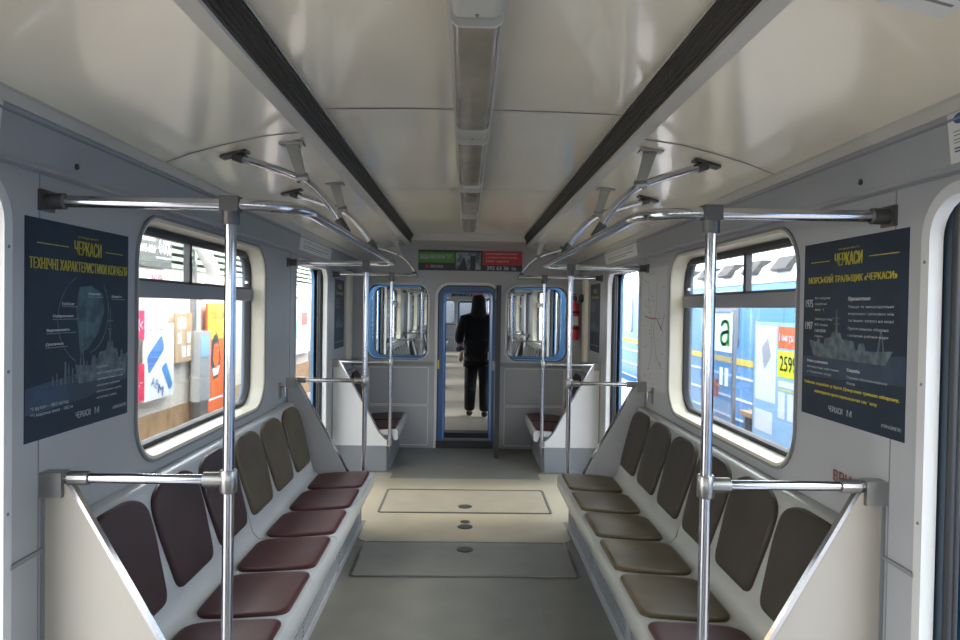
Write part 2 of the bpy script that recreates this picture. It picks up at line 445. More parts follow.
def car(y0, y1, doors, windows, lamps0, near):
    fl = struct(MB().box(-1.30, 1.30, y0-.0, y1+.13, -.06, 0).obj('floor', 'floor'))
    MB().box(-1.35, 1.35, y0, y1, -.45, -.062).obj('underframe', 'under', fl)
    for s, nme in ((-1, 'wall_left'), (1, 'wall_right')):
        holes = [rrect(a, b, 0, DOOR_TOP, .11, rb=.005) for a, b in doors]+[rrect(a, b, WIN_Z0, WIN_Z1, .17) for a, b in windows]
        out = [(y0, -.055), (y1, -.055), (y1, 2.0), (y0, 2.0)]
        w = struct(MB().plate(out, holes, 0, .03, side(s)).obj(nme, 'wall'))
        out = [(y0, -.30), (y1, -.30), (y1, 2.0), (y0, 2.0)]
        holes = [rrect(a, b, -.02, DOOR_TOP, .11, rb=.005) for a, b in doors]+[rrect(a+.01, b-.01, WIN_Z0+.01, WIN_Z1-.01, .16) for a, b in windows]
        MB().plate(out, holes, .112, .135, side(s)).obj('outer_skin', 'skinb', w)
        # leaning cove panel and its strips
        c = [(s*1.30, 1.988), (s*1.272, 1.992), (s*1.252, 2.160), (s*1.255, 2.185), (s*1.33, 2.02)]
        MB().sweep(c, y0, y1).obj('cove_panel', 'cove', w)
        MB().sweep([(s*1.30, 1.980), (s*1.270, 1.984), (s*1.264, 1.990), (s*1.266, 2.000), (s*1.275, 2.002)], y0, y1).obj('cove_ledge', 'cove', w)
        MB().sweep([(s*1.262, 2.130), (s*1.248, 2.130), (s*1.232, 2.156), (s*1.232, 2.166), (s*1.255, 2.17)], y0, y1).obj('cornice', 'ventstrip', w)
        MB().sweep([(s*1.264, 2.110), (s*1.254, 2.110), (s*1.252, 2.116), (s*1.262, 2.118)], y0, y1).obj('cornice_line', 'grey', w)
        for a, b in windows: window(s, a, b)
        for a, b in doors: doorway(s, a, b)
        # vertical panel seams beside each doorway
        g = MB()
        for a, b in doors:
            for q in (a-.17, b+.17):
                if y0+.3 < q < y1-.3: g.box(s*1.2985, s*1.3005, q-.002, q+.002, 0, 1.98)
        if g.v: g.obj('panel_seam', 'grey', w)
        g = MB()
        for a, b in doors:
            for q in (a-.045-.008, b+.053):
                for z in (.25, .62, 1.0, 1.4, 1.75): g.lathe([(0, -.0105*s), (.005, -.010*s), (.005, 0)], (s*1.30, q if False else (a-.018 if q < a else b+.018), z), 8, 'x')
        if g.v: g.obj('screw', 'grey', w)
    seams = [2.85+1.91*k for k in range(-4, 16)]
    ceiling_y('ceiling', y0, y1, seams)
    # ceiling lamps
    y = lamps0; k = 0
    while y+1.07 < y1-.1:
        if y > y0:
            t = thing('ceiling_lamp', '', 'lamp', (0, y+.5, 2.40))
            lamp_list.append(t)
            pr = [(-.078, 2.412), (-.078, 2.385), (-.062, 2.375), (.062, 2.375), (.078, 2.385), (.078, 2.412)]
            MB().sweep(pr, y-.20, y+1.09).obj('housing', 'lampb', t)
            pr = round_poly([(-.062, 2.376), (-.066, 2.335), (-.05, 2.318), (.05, 2.318), (.066, 2.335), (.062, 2.376)], [0, .01, .012, .012, .01, 0], 4)
            MB().sweep(pr, y, y+1.05).obj('diffuser', 'lampd', t, True)
            for a in (y-.008, y+1.048):
                pr2 = [(x*1.03, z-.003) for x, z in pr]
                MB().sweep(pr2, a, a+.012).obj('end_cap', 'lampb', t)
            pr = round_poly([(-.060, 2.376), (-.064, 2.345), (-.05, 2.335), (.05, 2.335), (.064, 2.345), (.060, 2.376)], [0, .01, .01, .01, .01, 0], 4)
            MB().sweep(pr, y-.19, y-.012).obj('ballast_cover', 'lampb', t, True)
            MB().lathe([(.004, 2.330), (.005, 2.336)], (0, y-.03, 0), 8).obj('screw', 'grey', t)
        y += 1.29
lamp_list = []

CAR1 = (-4.2, 7.94); CAR2 = (8.60, 26.22)
D2 = [10.09+4.495*k for k in range(4)]
car(*CAR1, [(-3.69, -2.54), (.80, 1.96), (5.30, 6.45)], [(-1.75, -.05), (2.765, 4.47)], 1.80-1.29*4, True)
car(*CAR2, [(d, d+1.15) for d in D2], [(d+1.96, d+3.66) for d in D2[:3]], 8.9, False)
end_wall(7.94, None, 'wall_back', 1)
end_wall(-4.2, None, 'wall_rear', -1)
end_wall(8.60, None, 'wall_front', -1)
end_wall(26.22, None, 'wall_far', 1)
g = MB().box(-1.36, 1.36, 26.90, 27.0, -.3, 2.5); g.box(-1.36, -1.30, 27, 32, -.3, 2.5).box(1.30, 1.36, 27, 32, -.3, 2.5)
tag(g.obj('third_carriage', 'endwall'), 'grey end of the third carriage, glimpsed beyond the far end of the next one', 'carriage')
place = ['nearest the viewer', 'second from the viewer', 'third from the viewer', 'fourth from the viewer', 'fifth, next to the bulkhead']
vis = [t for t in lamp_list if 1.5 < t.location.y < 8]
for t in lamp_list:
    if t in vis: t['label'] = 'unlit grey strip lamp along the ceiling, '+place[min(vis.index(t), 4)]; t['group'] = 'ceiling strip lamps'
    elif t.location.y > 8: t['label'] = 'unlit strip lamp on the ceiling of the next carriage'; t['group'] = 'next carriage strip lamps'
    else: t['label'] = 'unlit strip lamp on the ceiling behind the viewer'; t['group'] = 'strip lamps behind the viewer'

# end bulkhead dressing (both cabins the viewer sees an end wall of)
def bulkhead(Y, thick=True):
    mp = face(Y)
    t = struct(MB().sweep([(Y-.30, 2.395), (Y-.26, 2.33), (Y-.02, 2.275), (Y, 2.275), (Y, 2.46), (Y-.3, 2.46)], -.64, .64, lambda a, x, z: (x, a, z)).obj(nm('trim'), 'ventstrip'))
    for s in (-1, 1):
        r = struct(MB().box(s*.37, s*1.30, Y-.028, Y, .935, .985).obj(nm('trim'), 'grey'))
        MB().box(s*.37, s*1.30, Y-.045, Y-.0, .98, .994).obj('ledge', 'endwall', r)
        g = MB()
        for (a, b, c, d) in ((.44, 1.10, .50, .905), (.44, 1.10, .04, .47), (1.125, 1.29, .04, .905)):
            g.ring((min(s*a, s*b), max(s*a, s*b), c, d), .008, [(0, -.012), (.012, -.012), (.012, 0), (0, 0)], mp)
        g.obj('panel_border', 'panel', r)
        g = MB()
        for (a, b, c, d) in ((.455, 1.085, .515, .89), (.455, 1.085, .055, .455), (1.135, 1.28, .055, .89)):
            g.box(s*a, s*b, Y-.006, Y, c, d)
        g.obj('panel_sheet', 'wall', r)
    for s in (-1, 1):     # cream corner posts on the side walls
        pr = round_poly([(Y-.42, s*1.30), (Y-.41, s*1.255), (Y-.26, s*1.255), (Y-.25, s*1.30)], [0, .03, .03, 0], 5)
        o = struct(MB().plate([(b, a) for a, b in pr], [], 1.03, 1.97, lambda u, v, d: (u, v, d)).obj(nm('trim'), 'cream', None, False))
bulkhead(7.94); bulkhead(26.22)

# ------------------------------------------------------------------ floor covering
g = MB().plate(rrect(-.735, .735, 4.735, 6.50, .10), [], 0, .003, lambda u, v, d: (u, v, d))  # paler cream area with rounded corners over the grey floor
struct(g.obj('floor_vestibule', 'floorc'))
g = MB().plate(rrect(-1.29, 1.29, 9.0, 26.1, .05), [], 0, .003, lambda u, v, d: (u, v, d))
struct(g.obj('floor_next', mat('next_floor', (.27, .25, .20), .35, col2=(.22, .205, .17), scale=3)))
for s in (-1, 1):
    struct(MB().plate(rrect(min(s*.70, s*1.29), max(s*.70, s*1.29), 5.2, 6.72, .02), [], 0, .0025, lambda u, v, d: (u, v, d)).obj(nm('trim'), 'floorc'))
g = MB().box(.395, .401, -4, 4.12, 0, .0015); struct(g.obj(nm('trim'), 'hatch'))
def hatch(x, y0, y1, lid, frame, wid, label):
    t = thing('floor_hatch', label, 'hatch', (0, (y0+y1)/2, .003), 'inspection hatches in the floor')
    mp = lambda u, v, d: (u, v, .003+d)
    MB().plate(rrect(-x, x, y0, y1, .015), [], 0, .002, mp).obj('lid', lid, t)
    MB().ring((-x, x, y0, y1), .015, [(0, 0), (0, .006), (wid, .006), (wid, 0)], mp).obj('frame', frame, t)
    return t
h1 = hatch(.662, 5.42, 6.08, 'hatchc', 'hframe', .018, 'rectangular floor hatch with a dark border in the pale vestibule floor')
h2 = hatch(.665, 4.13, 4.72, 'hatch', 'steel', .014, 'grey floor hatch with a bright metal rim between the long benches')
def latch(y, lab, par=None, two=False, z=.005):
    g = MB()
    g.lathe([(.055, 0), (.055, .004), (.048, .006), (.02, .0065)], (0, y, z), 18)
    if two: g.lathe([(.035, 0), (.035, .004), (.02, .006)], (0, y+.115, z), 18)
    if par: g.obj('latch_plate', 'fit', par)
    else: tag(g.obj('floor_plate', 'fit'), lab, 'plate')
latch(5.58, '', h1); latch(4.585, '', h2)
latch(5.07, 'pair of dark oval plates set in the pale floor between the two hatches', None, True, .003)

# ------------------------------------------------------------------ benches
def seat_mp(s, yc):    # u = a, v = y
    def f(u, v, d): 
        z = .405-(u-.70)*.055
        return (s*(u+.0*d), v+yc, z+d)
    return f
def back_mp(s, yc):    # u = along y, v = height along the back
    P0 = Vector((1.115, .485)); P1 = Vector((1.226, .885)); D = (P1-P0).normalized(); N = Vector((-D.y, D.x))
    def f(u, v, d):
        p = P0+D*v+N*d
        return (s*p.x, u+yc, p.y)
    return f
SEAT_OUT = lambda: round_poly([(.686, -.214), (.686, .214), (.92, .222), (1.052, .204), (1.052, -.204), (.92, -.222)], [.05, .05, .06, .08, .08, .06], 6)
BACK_OUT = lambda: round_poly([(-.185, 0), (.185, 0), (.222, .25), (.220, .370), (.12, .418), (-.12, .418), (-.220, .370), (-.222, .25)], [.05, .05, .05, .08, .10, .10, .08, .05], 6)
def bench(s, y0, y1, n, seats, backs, shell, label, group=None, zb=0):
    t = thing('bench', label, 'bench', (s*1.0, (y0+y1)/2, 0), group)
    # closed box below, set back from the seat edge
    mpx = lambda a, y, z: (s*a, y, z)
    MB().box(.745, 1.295, y0+.02, y1-.02, .0, .345, mpx).obj('base', 'base', t)
    L = (y1-y0-.1)/max(1, n//2)
    for k in range(max(1, n//2)):
        g = MB(); a = y0+.06+k*L+.02; b = a+L-.06
        g.ring((a, b, .05, .27), .01, [(0, 0), (.006, -.006), (.012, 0)], side(s, .745), closed=False)
        for q in range(9): g.box(.740, .746, a+.03, b-.03, .07+q*.021, .078+q*.021, mpx)
        g.obj('grille', 'base', t)
    # moulded shell: two modules with a fine joint
    prof = [(.672, .300), (.662, .315), (.660, .375), (.666, .395), (.685, .405), (.72, .404), (1.02, .386), (1.07, .392), (1.098, .42), (1.112, .47),
            (1.224, .872), (1.232, .890), (1.248, .900), (1.298, .900), (1.298, .86), (1.255, .84), (1.145, .45), (1.11, .37), (1.06, .35), (.72, .35), (.70, .300)]
    mods = 2 if n > 3 else 1; ml = (y1-y0)/mods
    for k in range(mods):
        a = y0+k*ml+.002; b = y0+(k+1)*ml-.002
        MB().sweep(prof, a, b, mpx, ny=1).obj('shell', shell, t, True)
    if mods == 2:
        g = MB(); pr = [(.6585, .38), (.665, .397), (.685, .407), (.72, .406), (1.02, .388), (1.068, .394), (1.096, .422), (1.11, .472), (1.222, .874)]
        ym = (y0+y1)/2
        g.add([mpx(a, ym-.003, z) for a, z in pr]+[mpx(a, ym+.003, z) for a, z in pr], [(i, i+1, i+10, i+9) for i in range(8)])
        g.obj('shell_joint', 'grey', t)
    pitch = (y1-y0)/n
    for k in range(n):
        yc = y0+pitch*(k+.5); w = pitch/.48
        so = [(u, v*w) for u, v in SEAT_OUT()]; bo = [(u*w, v) for u, v in BACK_OUT()]
        MB().pad(so, .016, seat_mp(s, yc)).obj('seat_cushion', seats[k], t, True)
        MB().pad(bo, .018, back_mp(s, yc)).obj('backrest_cushion', backs[k], t, True)
    return t
Y0, Y1 = 2.156, 5.06
bl = bench(-1, Y0+.03, Y1-.02, 6, ['burg']*6, ['brown']*3+['olive']*3, 'shell', 'long six-seat white bench with burgundy seats along the left wall', 'long benches')
br = bench(1, Y0+.03, Y1-.02, 6, ['burg']+['olivesheen']*5, ['dark']*6, 'shellr', 'long six-seat grey-white bench with sheen-toned olive seats along the right wall', 'long benches')
el = bench(-1, 6.80, 7.90, 2, ['burg']*2, ['brown']*2, 'shell', 'short bench in the back left corner under the bulkhead window', 'short corner benches')
er = bench(1, 6.80, 7.90, 2, ['burg']*2, ['brown']*2, 'shell', 'short bench in the back right corner beside the fire extinguisher', 'short corner benches')

def end_panel(s, y, face_m, label, group=None, d=.018):
    t = thing('bench_end_panel', label, 'panel', (s*1.28, y, .25), group)
    pts = [(1.298, 1.035), (1.225, 1.045), (.905, .505), (.862, .415), (.80, .335), (.735, .285), (.735, .245), (1.298, .245)]
    out = round_poly([(s*a, b) for a, b in pts], [0, .01, .10, .06, .06, .02, .01, 0], 6)
    MB().plate(out, [], -d/2, d/2, face(y)).obj('panel', face_m, t)
    e = [Vector((s*a, y, b)) for a, b in [(1.232, 1.075), (.905, .505), (.862, .415), (.80, .335), (.73, .285), (.73, .245)]]
    # bright edge strip
    g = MB()
    pe = round_path(e, .08); w = d/2+.002
    vs = []; 
    for i, p in enumerate(pe):
        tt = (pe[min(i+1, len(pe)-1)]-pe[max(i-1, 0)]).normalized(); nn = Vector((-tt.z*s, 0, tt.x*s)); 
        if nn.z < 0: nn = -nn
        for dn, dy in ((.005, -w), (.005, w), (-.007, w), (-.007, -w)): vs.append(p+nn*dn+Vector((0, dy, 0)))
    fs = []
    for i in range(len(pe)-1):
        for j in range(4):
            a = i*4+j; b = i*4+(j+1) % 4; fs.append((a, b, b+4, a+4))
    fs += [(0, 1, 2, 3), tuple(len(vs)-4+q for q in range(4))]
    g.add(vs, fs).obj('edge_strip', 'chrome', t)
    g = MB().box(s*1.288, s*1.299, y-.014, y+.014, .25, 1.0); g.obj('wall_angle', 'grey', t)
    # lower skirt that closes the bench base
    MB().box(s*.765, s*1.297, y-.012, y+.012, .003, .25).obj('skirt', 'base', t)
    return t
end_panel(-1, Y0, 'paneldim', 'cream-white slanted end panel nearest the viewer on the left', 'bench end panels')
end_panel(1, Y0, 'paneldim', 'cream-white slanted end panel nearest the viewer on the right', 'bench end panels')
end_panel(-1, Y1, 'endwall', 'shade-grey slanted panel at the far end of the left long bench', 'bench end panels')  # shade on this side of the panel put in as a grey material
end_panel(1, Y1, 'endwall', 'shade-grey slanted panel at the far end of the right long bench', 'bench end panels')  # grey material here too, for the shade on the panel
el_p = end_panel(-1, 6.78, 'panel', 'white slanted panel in front of the back left corner bench', 'bench end panels')
er_p = end_panel(1, 6.78, 'panel', 'white slanted panel in front of the back right corner bench', 'bench end panels')

# ------------------------------------------------------------------ handrails
ZB, ZT, PX, RX = 1.060, 1.903, .738, .53
def flange(s, y, z):
    g = MB(); g.box(s*1.30, s*1.288, y-.035, y+.035, z-.032, z+.032)
    g.lathe([(.025, 0), (.025, -.05*s), (.019, -.055*s)], (s*1.288, y, z), 14, 'x'); return g
def tee(x, y, z, s, top=False):
    g = MB()
    if top:
        g.box(x-.028, x+.028, y-.026, y+.026, z-.022, z+.024); g.lathe([(.025, -.062), (.0265, -.058), (.0265, -.01)], (x, y, z), 16); return g
    g.lathe([(.024, -.040), (.0265, -.037), (.0265, .028), (.024, .031)], (x, y, z), 16)
    g.tube([(x, y, z), (x+s*.075, y, z)], .0225, 14)
    return g
def arm(t, s, y):
    # ceiling mount -> pipe -> elbow -> down to the rail, with a flat hanger
    P = [(s*1.0, y, 2.225), (s*.80, y, 2.165), (s*.70, y, 2.125), (s*.60, y, 2.03), (s*RX, y, 1.915)]
    MB().tube(P, .0165, 12, fillet=.09).obj('ceiling_arm', 'chrome', t, True)
    g = MB().box(s*.95, s*1.06, y-.03, y+.03, 2.212, 2.222, lambda a, b, z: (a, b, z+(.03 if abs(a) < 1 else 0)))
    g.tube([(s*1.01, y, 2.228), (s*.97, y, 2.215)], .022, 10); g.obj('ceiling_mount', 'fit', t, True)
    g = MB(); 
    a = Vector((s*.765, y, 2.285)); b = Vector((s*.722, y, 2.135))
    g.add([a+Vector((-.028, -.012, 0)), a+Vector((.028, -.012, 0)), b+Vector((.018, -.012, 0)), b+Vector((-.018, -.012, 0)),
           a+Vector((-.028, .012, 0)), a+Vector((.028, .012, 0)), b+Vector((.018, .012, 0)), b+Vector((-.018, .012, 0))],
          [(0, 1, 2, 3), (4, 7, 6, 5), (0, 4, 5, 1), (1, 5, 6, 2), (2, 6, 7, 3), (3, 7, 4, 0)])
    g.box(a.x-.05, a.x+.05, y-.03, y+.03, 2.276, 2.288); g.tube([(b.x-.022, y, b.z), (b.x+.026, y, b.z+.006)], .021, 10)
    g.obj('hanger', 'steel', t)
    MB().tube([(s*(RX+.035), y, 1.965), (s*(RX-.0), y, 1.908)], .021, 12).obj('joint_sleeve', 'fit', t, True)
def rails(s, y0, y1, label, arms=(3.0, 3.97), group=None):
    t = thing('handrail', label, 'handrail', (s*PX, (y0+y1)/2, .27), group)
    MB().tube([(s*1.29, y0, ZT), (s*RX, y0, ZT), (s*RX, y1, ZT), (s*1.29, y1, ZT)], .018, 14, fillet=.20).obj('overhead_rail', 'chrome', t, True)
    for y in (y0, y1):
        MB().tube([(s*PX, y, .28), (s*PX, y, ZT)], .0175, 16).obj('pole', 'chrome', t, True)
        MB().tube([(s*1.27, y, ZB), (s*PX, y, ZB)], .0150, 14).obj('lower_bar', 'chrome', t, True)
        tee(s*PX, y, ZB, s).obj('tee_fitting', 'steel', t, True)
        tee(s*PX, y, ZT, s, True).obj('tee_fitting', 'fit', t, True)
        flange(s, y, ZT).obj('wall_flange', 'fit', t, True)
        g = MB(); g.box(s*1.30, s*1.232, y-.026, y+.026, ZB-.055, ZB+.020); g.tube([(s*1.22, y, ZB), (s*1.16, y, ZB)], .022, 12)
        g.obj('corner_fitting', 'steel', t)
        MB().lathe([(.03, -.03), (.03, .02), (.022, .026)], (s*PX, y, .29), 14).obj('foot_fitting', 'steel', t, True)
    for y in arms: arm(t, s, y)
    return t
def end_rails(s, y0, y1, label, group=None):
    t = thing('handrail', label, 'handrail', (s*PX, y0, .27), group)
    MB().tube([(s*1.29, y0, ZT-.0), (s*.50, y0, ZT)], .0155, 12).obj('overhead_rail', 'chrome', t, True)
    MB().tube([(s*PX, y0, .26), (s*PX, y0, ZT)], .0175, 14).obj('pole', 'chrome', t, True)
    MB().tube([(s*1.27, y0, ZB), (s*PX, y0, ZB)], .015, 12).obj('lower_bar', 'chrome', t, True)
    tee(s*PX, y0, ZT, s, True).obj('tee_fitting', 'fit', t, True); tee(s*PX, y0, ZB, s).obj('tee_fitting', 'steel', t, True)
    flange(s, y0, ZT).obj('wall_flange', 'fit', t, True)
    g = MB(); g.box(s*1.30, s*1.232, y0-.026, y0+.026, ZB-.055, ZB+.020); g.obj('corner_fitting', 'steel', t)
    MB().tube([(s*.51, y0-.0, ZT), (s*RX, y0+.15, ZT), (s*RX, 7.3, 1.908)], .0155, 12, fillet=.1).obj('side_rail', 'chrome', t, True)
    arm(t, s, 7.3)
    MB().lathe([(.03, -.03), (.03, .02), (.022, .026)], (s*PX, y0, .285), 14).obj('foot_fitting', 'steel', t, True)
    return t
rl = rails(-1, Y0, Y1, 'chrome handrail frame with two poles around the left long bench', group='chrome handrails')
rr_ = rails(1, Y0, Y1, 'chrome handrail frame with two poles around the right long bench', group='chrome handrails')
erl = end_rails(-1, 6.78, 7.9, 'chrome pole and rail beside the back left corner bench', 'chrome handrails')
err = end_rails(1, 6.78, 7.9, 'chrome pole and rail beside the back right corner bench', 'chrome handrails')

# next carriage: the same furniture, copied
order = ['first', 'second', 'third']
for k in range(3):
    dy = D2[k]+1.356-Y0
    for a, w in ((bl, 'left'), (br, 'right')):
        dup(a, dy, f'{order[k]} long bench on the {w} side of the next carriage', 'benches in the next carriage')
    for a, w in ((rl, 'left'), (rr_, 'right')):
        dup(a, dy, f'{order[k]} pair of chrome poles on the {w} side of the next carriage', 'handrails in the next carriage')
dy = 26.22-7.94
for a, w in ((el, 'left'), (er, 'right')): dup(a, dy, f'short bench at the far {w} end of the next carriage', 'benches in the next carriage')
for a, w in ((erl, 'left'), (err, 'right')): dup(a, dy, f'chrome pole at the far {w} end of the next carriage', 'handrails in the next carriage')
for a, w in ((el_p, 'left'), (er_p, 'right')): dup(a, dy, f'white slanted panel at the far {w} end of the next carriage', 'end panels in the next carriage')

# ------------------------------------------------------------------ wall bits
def tagm(mb, name, m, label, cat, group=None, smooth=False): return tag(mb.obj(name, m, None, smooth), label, cat, group)
for s, w in ((-1, 'left'), (1, 'right')):
    t = thing('wall_hook', f'small metal bracket on the {w} wall above the far end of the bench', 'bracket', (s*1.30, 4.86, 1.0), 'metal wall brackets')
    MB().box(s*1.30, s*1.292, 4.83, 4.89, .95, 1.06).obj('plate', 'steel', t)
    MB().tube([(s*1.292, 4.86, 1.03), (s*1.262, 4.86, 1.03), (s*1.262, 4.86, .97)], .006, 8, fillet=.01).obj('hook', 'chrome', t, True)
    MB().lathe([(.013, 0), (.013, -.006*s), (.006, -.007*s)], (s*1.265, 2.27, 2.022), 12, 'x')
    o = MB().lathe([(.010, .0), (.010, -.006*s), (.005, -.007*s)], (s*1.269, 2.27, 2.03), 12, 'x').obj('keyhole_cover', 'rubber', None, True)
    tag(o, f'small dark keyhole on the {w} wall above the handrail', 'lock', 'keyholes')
    o = MB().box(s*1.30, s*1.292, 1.99, 2.20, .835, .848, ).obj('joint_strip', 'grey'); tag(o, f'thin metal joint strip low on the {w} wall beside the near doorway', 'strip', 'joint strips')

# posters -------------------------------------------------------------
def ship(mb, B, u0, u1, vb, h, flip=False):
    f = (lambda u: u0+(u1-u0)*u) if not flip else (lambda u: u1-(u1-u0)*u)
    P = lambda pts, d=.0016: poly(mb, B, [(f(a), vb-b*h) for a, b in pts], d)
    P([(.0, .34), (.06, .02), (.12, 0), (.93, .0), (.985, .22), (1, .26), (.80, .22), (.35, .22), (.2, .27)])
    P([(.20, .22), (.22, .40), (.30, .42), (.31, .52), (.42, .52), (.44, .40), (.58, .38), (.60, .22)], .0018)
    P([(.355, .50), (.362, .98), (.372, .98), (.385, .50)], .002)
    P([(.31, .80), (.42, .80), (.42, .815), (.31, .815)], .0021)
    P([(.33, .68), (.41, .68), (.41, .70), (.33, .70)], .0021)
    P([(.63, .22), (.64, .34), (.70, .36), (.72, .22)], .0018)
    P([(.84, .22), (.87, .60), (.88, .60), (.86, .22)], .0018); P([(.90, .22), (.88, .60), (.885, .60), (.915, .22)], .0019)
    P([(.10, .27), (.12, .38), (.15, .38), (.16, .26)], .0018)
def poster_head(B, t, heading, l, r):
    g = MB(); put_text(g, B, 'ЧЕРКАСИ', .41, .072, .27, .072, bold=.010)
    put_text(g, B, heading, l, .175, r-l, .052, bold=.0025)
    put_text(g, B, 'ТРАЛЬЩИК ФЛОТУ', .44, .048, .21, .012)
    rect(g, B, .09, .108, .36, .112); rect(g, B, .73, .108, .93, .112)
    g.obj('yellow_title', 'pyel', t)
def poster_foot(g, B, x=.43):
    put_text(g, B, 'ЧЕРКАСИ', x, .918, .145, .033, bold=.006); put_text(g, B, 'М', x+.19, .918, .045, .033, bold=.02)
    put_text(g, B, '#ЧЕРКАСИМЕТРО', .82, .938, .16, .018)

B, W = left_board(2.06, 2.68, 1.18, 1.848); B.O.x += .001
t = thing('ship_poster', 'dark blue ship poster with yellow title on the left wall beside the window', 'poster', (-1.299, 2.37, 1.18), 'ship posters')
MB().plate([(0, 0), (1, 0), (1, 1), (0, 1)], [], -.001, .001, B.mp).obj('sheet', 'pnavy', t)
poster_head(B, t, 'ТЕХНІЧНІ ХАРАКТЕРИСТИКИ КОРАБЛЯ', .03, .98)
g = MB(); poly(g, B, [(0, .76), (.35, .735), (.62, .71), (1, .66), (1, .80), (.5, .86), (0, .88)], .0012); g.obj('sea', 'pblue', t)
g = MB(); poly(g, B, [(.46, .30), (.58, .29), (.70, .33), (.72, .42), (.66, .53), (.55, .61), (.47, .63), (.45, .50), (.43, .40)], .0014); g.obj('bow_drawing', 'pteal', t)
g = MB()
arc = [(.60+.34*math.cos(a), .46+.24*math.sin(a)) for a in [math.radians(120+i*12) for i in range(11)]]
g.plate(arc+[(.60+(u-.60)*.985, .46+(v-.46)*.985) for u, v in arc[::-1]], [], .001, .0016, B.mp)
arc = [(.53+.24*math.cos(a), .42+.22*math.sin(a)) for a in [math.radians(-40+i*12) for i in range(11)]]
g.plate(arc+[(.53+(u-.53)*.97, .42+(v-.42)*.97) for u, v in arc[::-1]], [], .001, .0016, B.mp)
ship(g, B, .42, 1.0, .78, .38, True)
for k in range(16):
    u = .22+.035*k; hh = random.uniform(.02, .11); rect(g, B, u, .765-hh, u+random.uniform(.006, .02), .77, .0017)
g.obj('ship_drawing', 'pteal2', t)
g = MB()
for txt, u, v, w in (('Екіпаж', .30, .375, .11), ('Озброєння', .22, .435, .18), ('Водотоннажність', .17, .50, .20), ('Довжина', .16, .565, .15), ('Ширина', .55, .325, .12), ('Швидкість', .80, .335, .12)):
    put_text(g, B, txt, u, v, w, .016, bold=.01); rect(g, B, u, v+.022, u+w*1.3, v+.0235)
for k in range(6): put_text(g, B, ['Корабель', 'протимінної оборони', 'траління мінних полів', 'охорона районів', 'протичовнова служба', 'супровід суден'][k], .64, .705+.032*k, [.12, .30, .30, .26, .28, .22][k], .015)
put_text(g, B, '*1 вузол – 1852 м/год', .04, .845, .32, .02); put_text(g, B, '**1 морська миля – 1852 м', .04, .875, .36, .02)
poster_foot(g, B); g.obj('white_text', 'pwhite', t)

B, W = right_board(2.06, 2.70, 1.215, 1.86); B.O.x -= .001
t = thing('ship_poster', 'dark blue ship poster with a grey warship on the right wall beside the window', 'poster', (1.299, 2.38, 1.21), 'ship posters')
MB().plate([(0, 0), (1, 0), (1, 1), (0, 1)], [], -.001, .001, B.mp).obj('sheet', 'pnavy', t)
B2 = Board(B.O, B.U, B.V, B.N)
g = MB(); put_text(g, B, 'ЧЕРКАСИ', .35, .072, .27, .072, bold=.010); put_text(g, B, 'МОРСЬКИЙ ТРАЛЬЩИК «ЧЕРКАСИ»', .06, .185, .86, .055, bold=.0025)
put_text(g, B, 'ТРАЛЬЩИК ФЛОТУ', .38, .048, .21, .012); rect(g, B, .08, .108, .29, .112); rect(g, B, .68, .108, .93, .112)
put_text(g, B, 'Екіпаж корабля у бухті Донузлав тримав оборону,', .04, .80, .92, .022, bold=.003); put_text(g, B, 'маневруючи проти переважаючих сил флоту', .16, .845, .62, .022, bold=.003)
g.obj('yellow_title', 'pyel', t)
g = MB(); poly(g, B, [(0, .66), (.4, .64), (1, .60), (1, .74), (0, .78)], .0012); g.obj('sea', 'pblue', t)
g = MB(); ship(g, B, .08, .90, .655, .28); g.obj('ship_drawing', 'pteal2', t)
g = MB()
put_text(g, B, '1975', .03, .325, .085, .045, bold=.02); put_text(g, B, '1997', .03, .455, .085, .045, bold=.02)
for k, tx in enumerate(('Рік побудови', 'корабля на', 'верфі')): put_text(g, B, tx, .14, .31+.033*k, [.17, .13, .10][k], .017)
for k, tx in enumerate(('Увійшов до складу', 'ВМС України', 'з назвою', '«Черкаси»')): put_text(g, B, tx, .14, .43+.033*k, [.20, .15, .13, .10][k], .017)
put_text(g, B, 'Призначення', .50, .315, .20, .025, bold=.02)
for k, tx in enumerate(('Пошук та знешкодження', 'морських і річкових мін', 'та інших загроз на морі')): put_text(g, B, tx, .50, .36+.036*k, .40, .018)
for k, tx in enumerate(('Протичовнова оборона', 'і охорона районів моря')): put_text(g, B, tx, .50, .475+.036*k, .36, .018)
put_text(g, B, 'Участь у навчаннях', .06, .675, .24, .02, bold=.01); put_text(g, B, 'Служба', .50, .695, .12, .022, bold=.02)
for k, tx in enumerate(('міжнародні навчання', 'у Чорному морі')): put_text(g, B, tx, .06, .71+.03*k, [.36, .28][k], .016)
for k, tx in enumerate(('Південна військово-морська', 'база')): put_text(g, B, tx, .50, .735+.03*k, [.36, .08][k], .016)
poster_foot(g, B, .32); g.obj('white_text', 'pwhite', t)

for s, fn, a, b, w in ((-1, left_board, 6.86, 7.38, 'left'), (1, right_board, 6.86, 7.38, 'right')):
    B, W = fn(a, b, 1.17, 1.86); B.O.x -= s*.001
    t = thing('small_ship_poster', f'narrow dark blue poster on the {w} side wall above the corner bench', 'poster', (s*1.299, (a+b)/2, 1.17), 'ship posters')
    MB().plate([(0, 0), (1, 0), (1, 1), (0, 1)], [], -.001, .001, B.mp).obj('sheet', 'pnavy', t)
    g = MB(); put_text(g, B, 'ЧЕРКАСИ', .3, .07, .4, .07, bold=.01); put_text(g, B, 'ТРАЛЬЩИК', .1, .18, .8, .05, bold=.005); g.obj('yellow_title', 'pyel', t)
    g = MB(); ship(g, B, .08, .92, .70, .3); g.obj('ship_drawing', 'pteal', t)
    g = MB(); 
    for k in range(5): rect(g, B, .1, .28+.03*k, .55, .287+.03*k)
    rect(g, B, .06, .90, .94, .912); g.obj('white_text', 'pgrey', t)

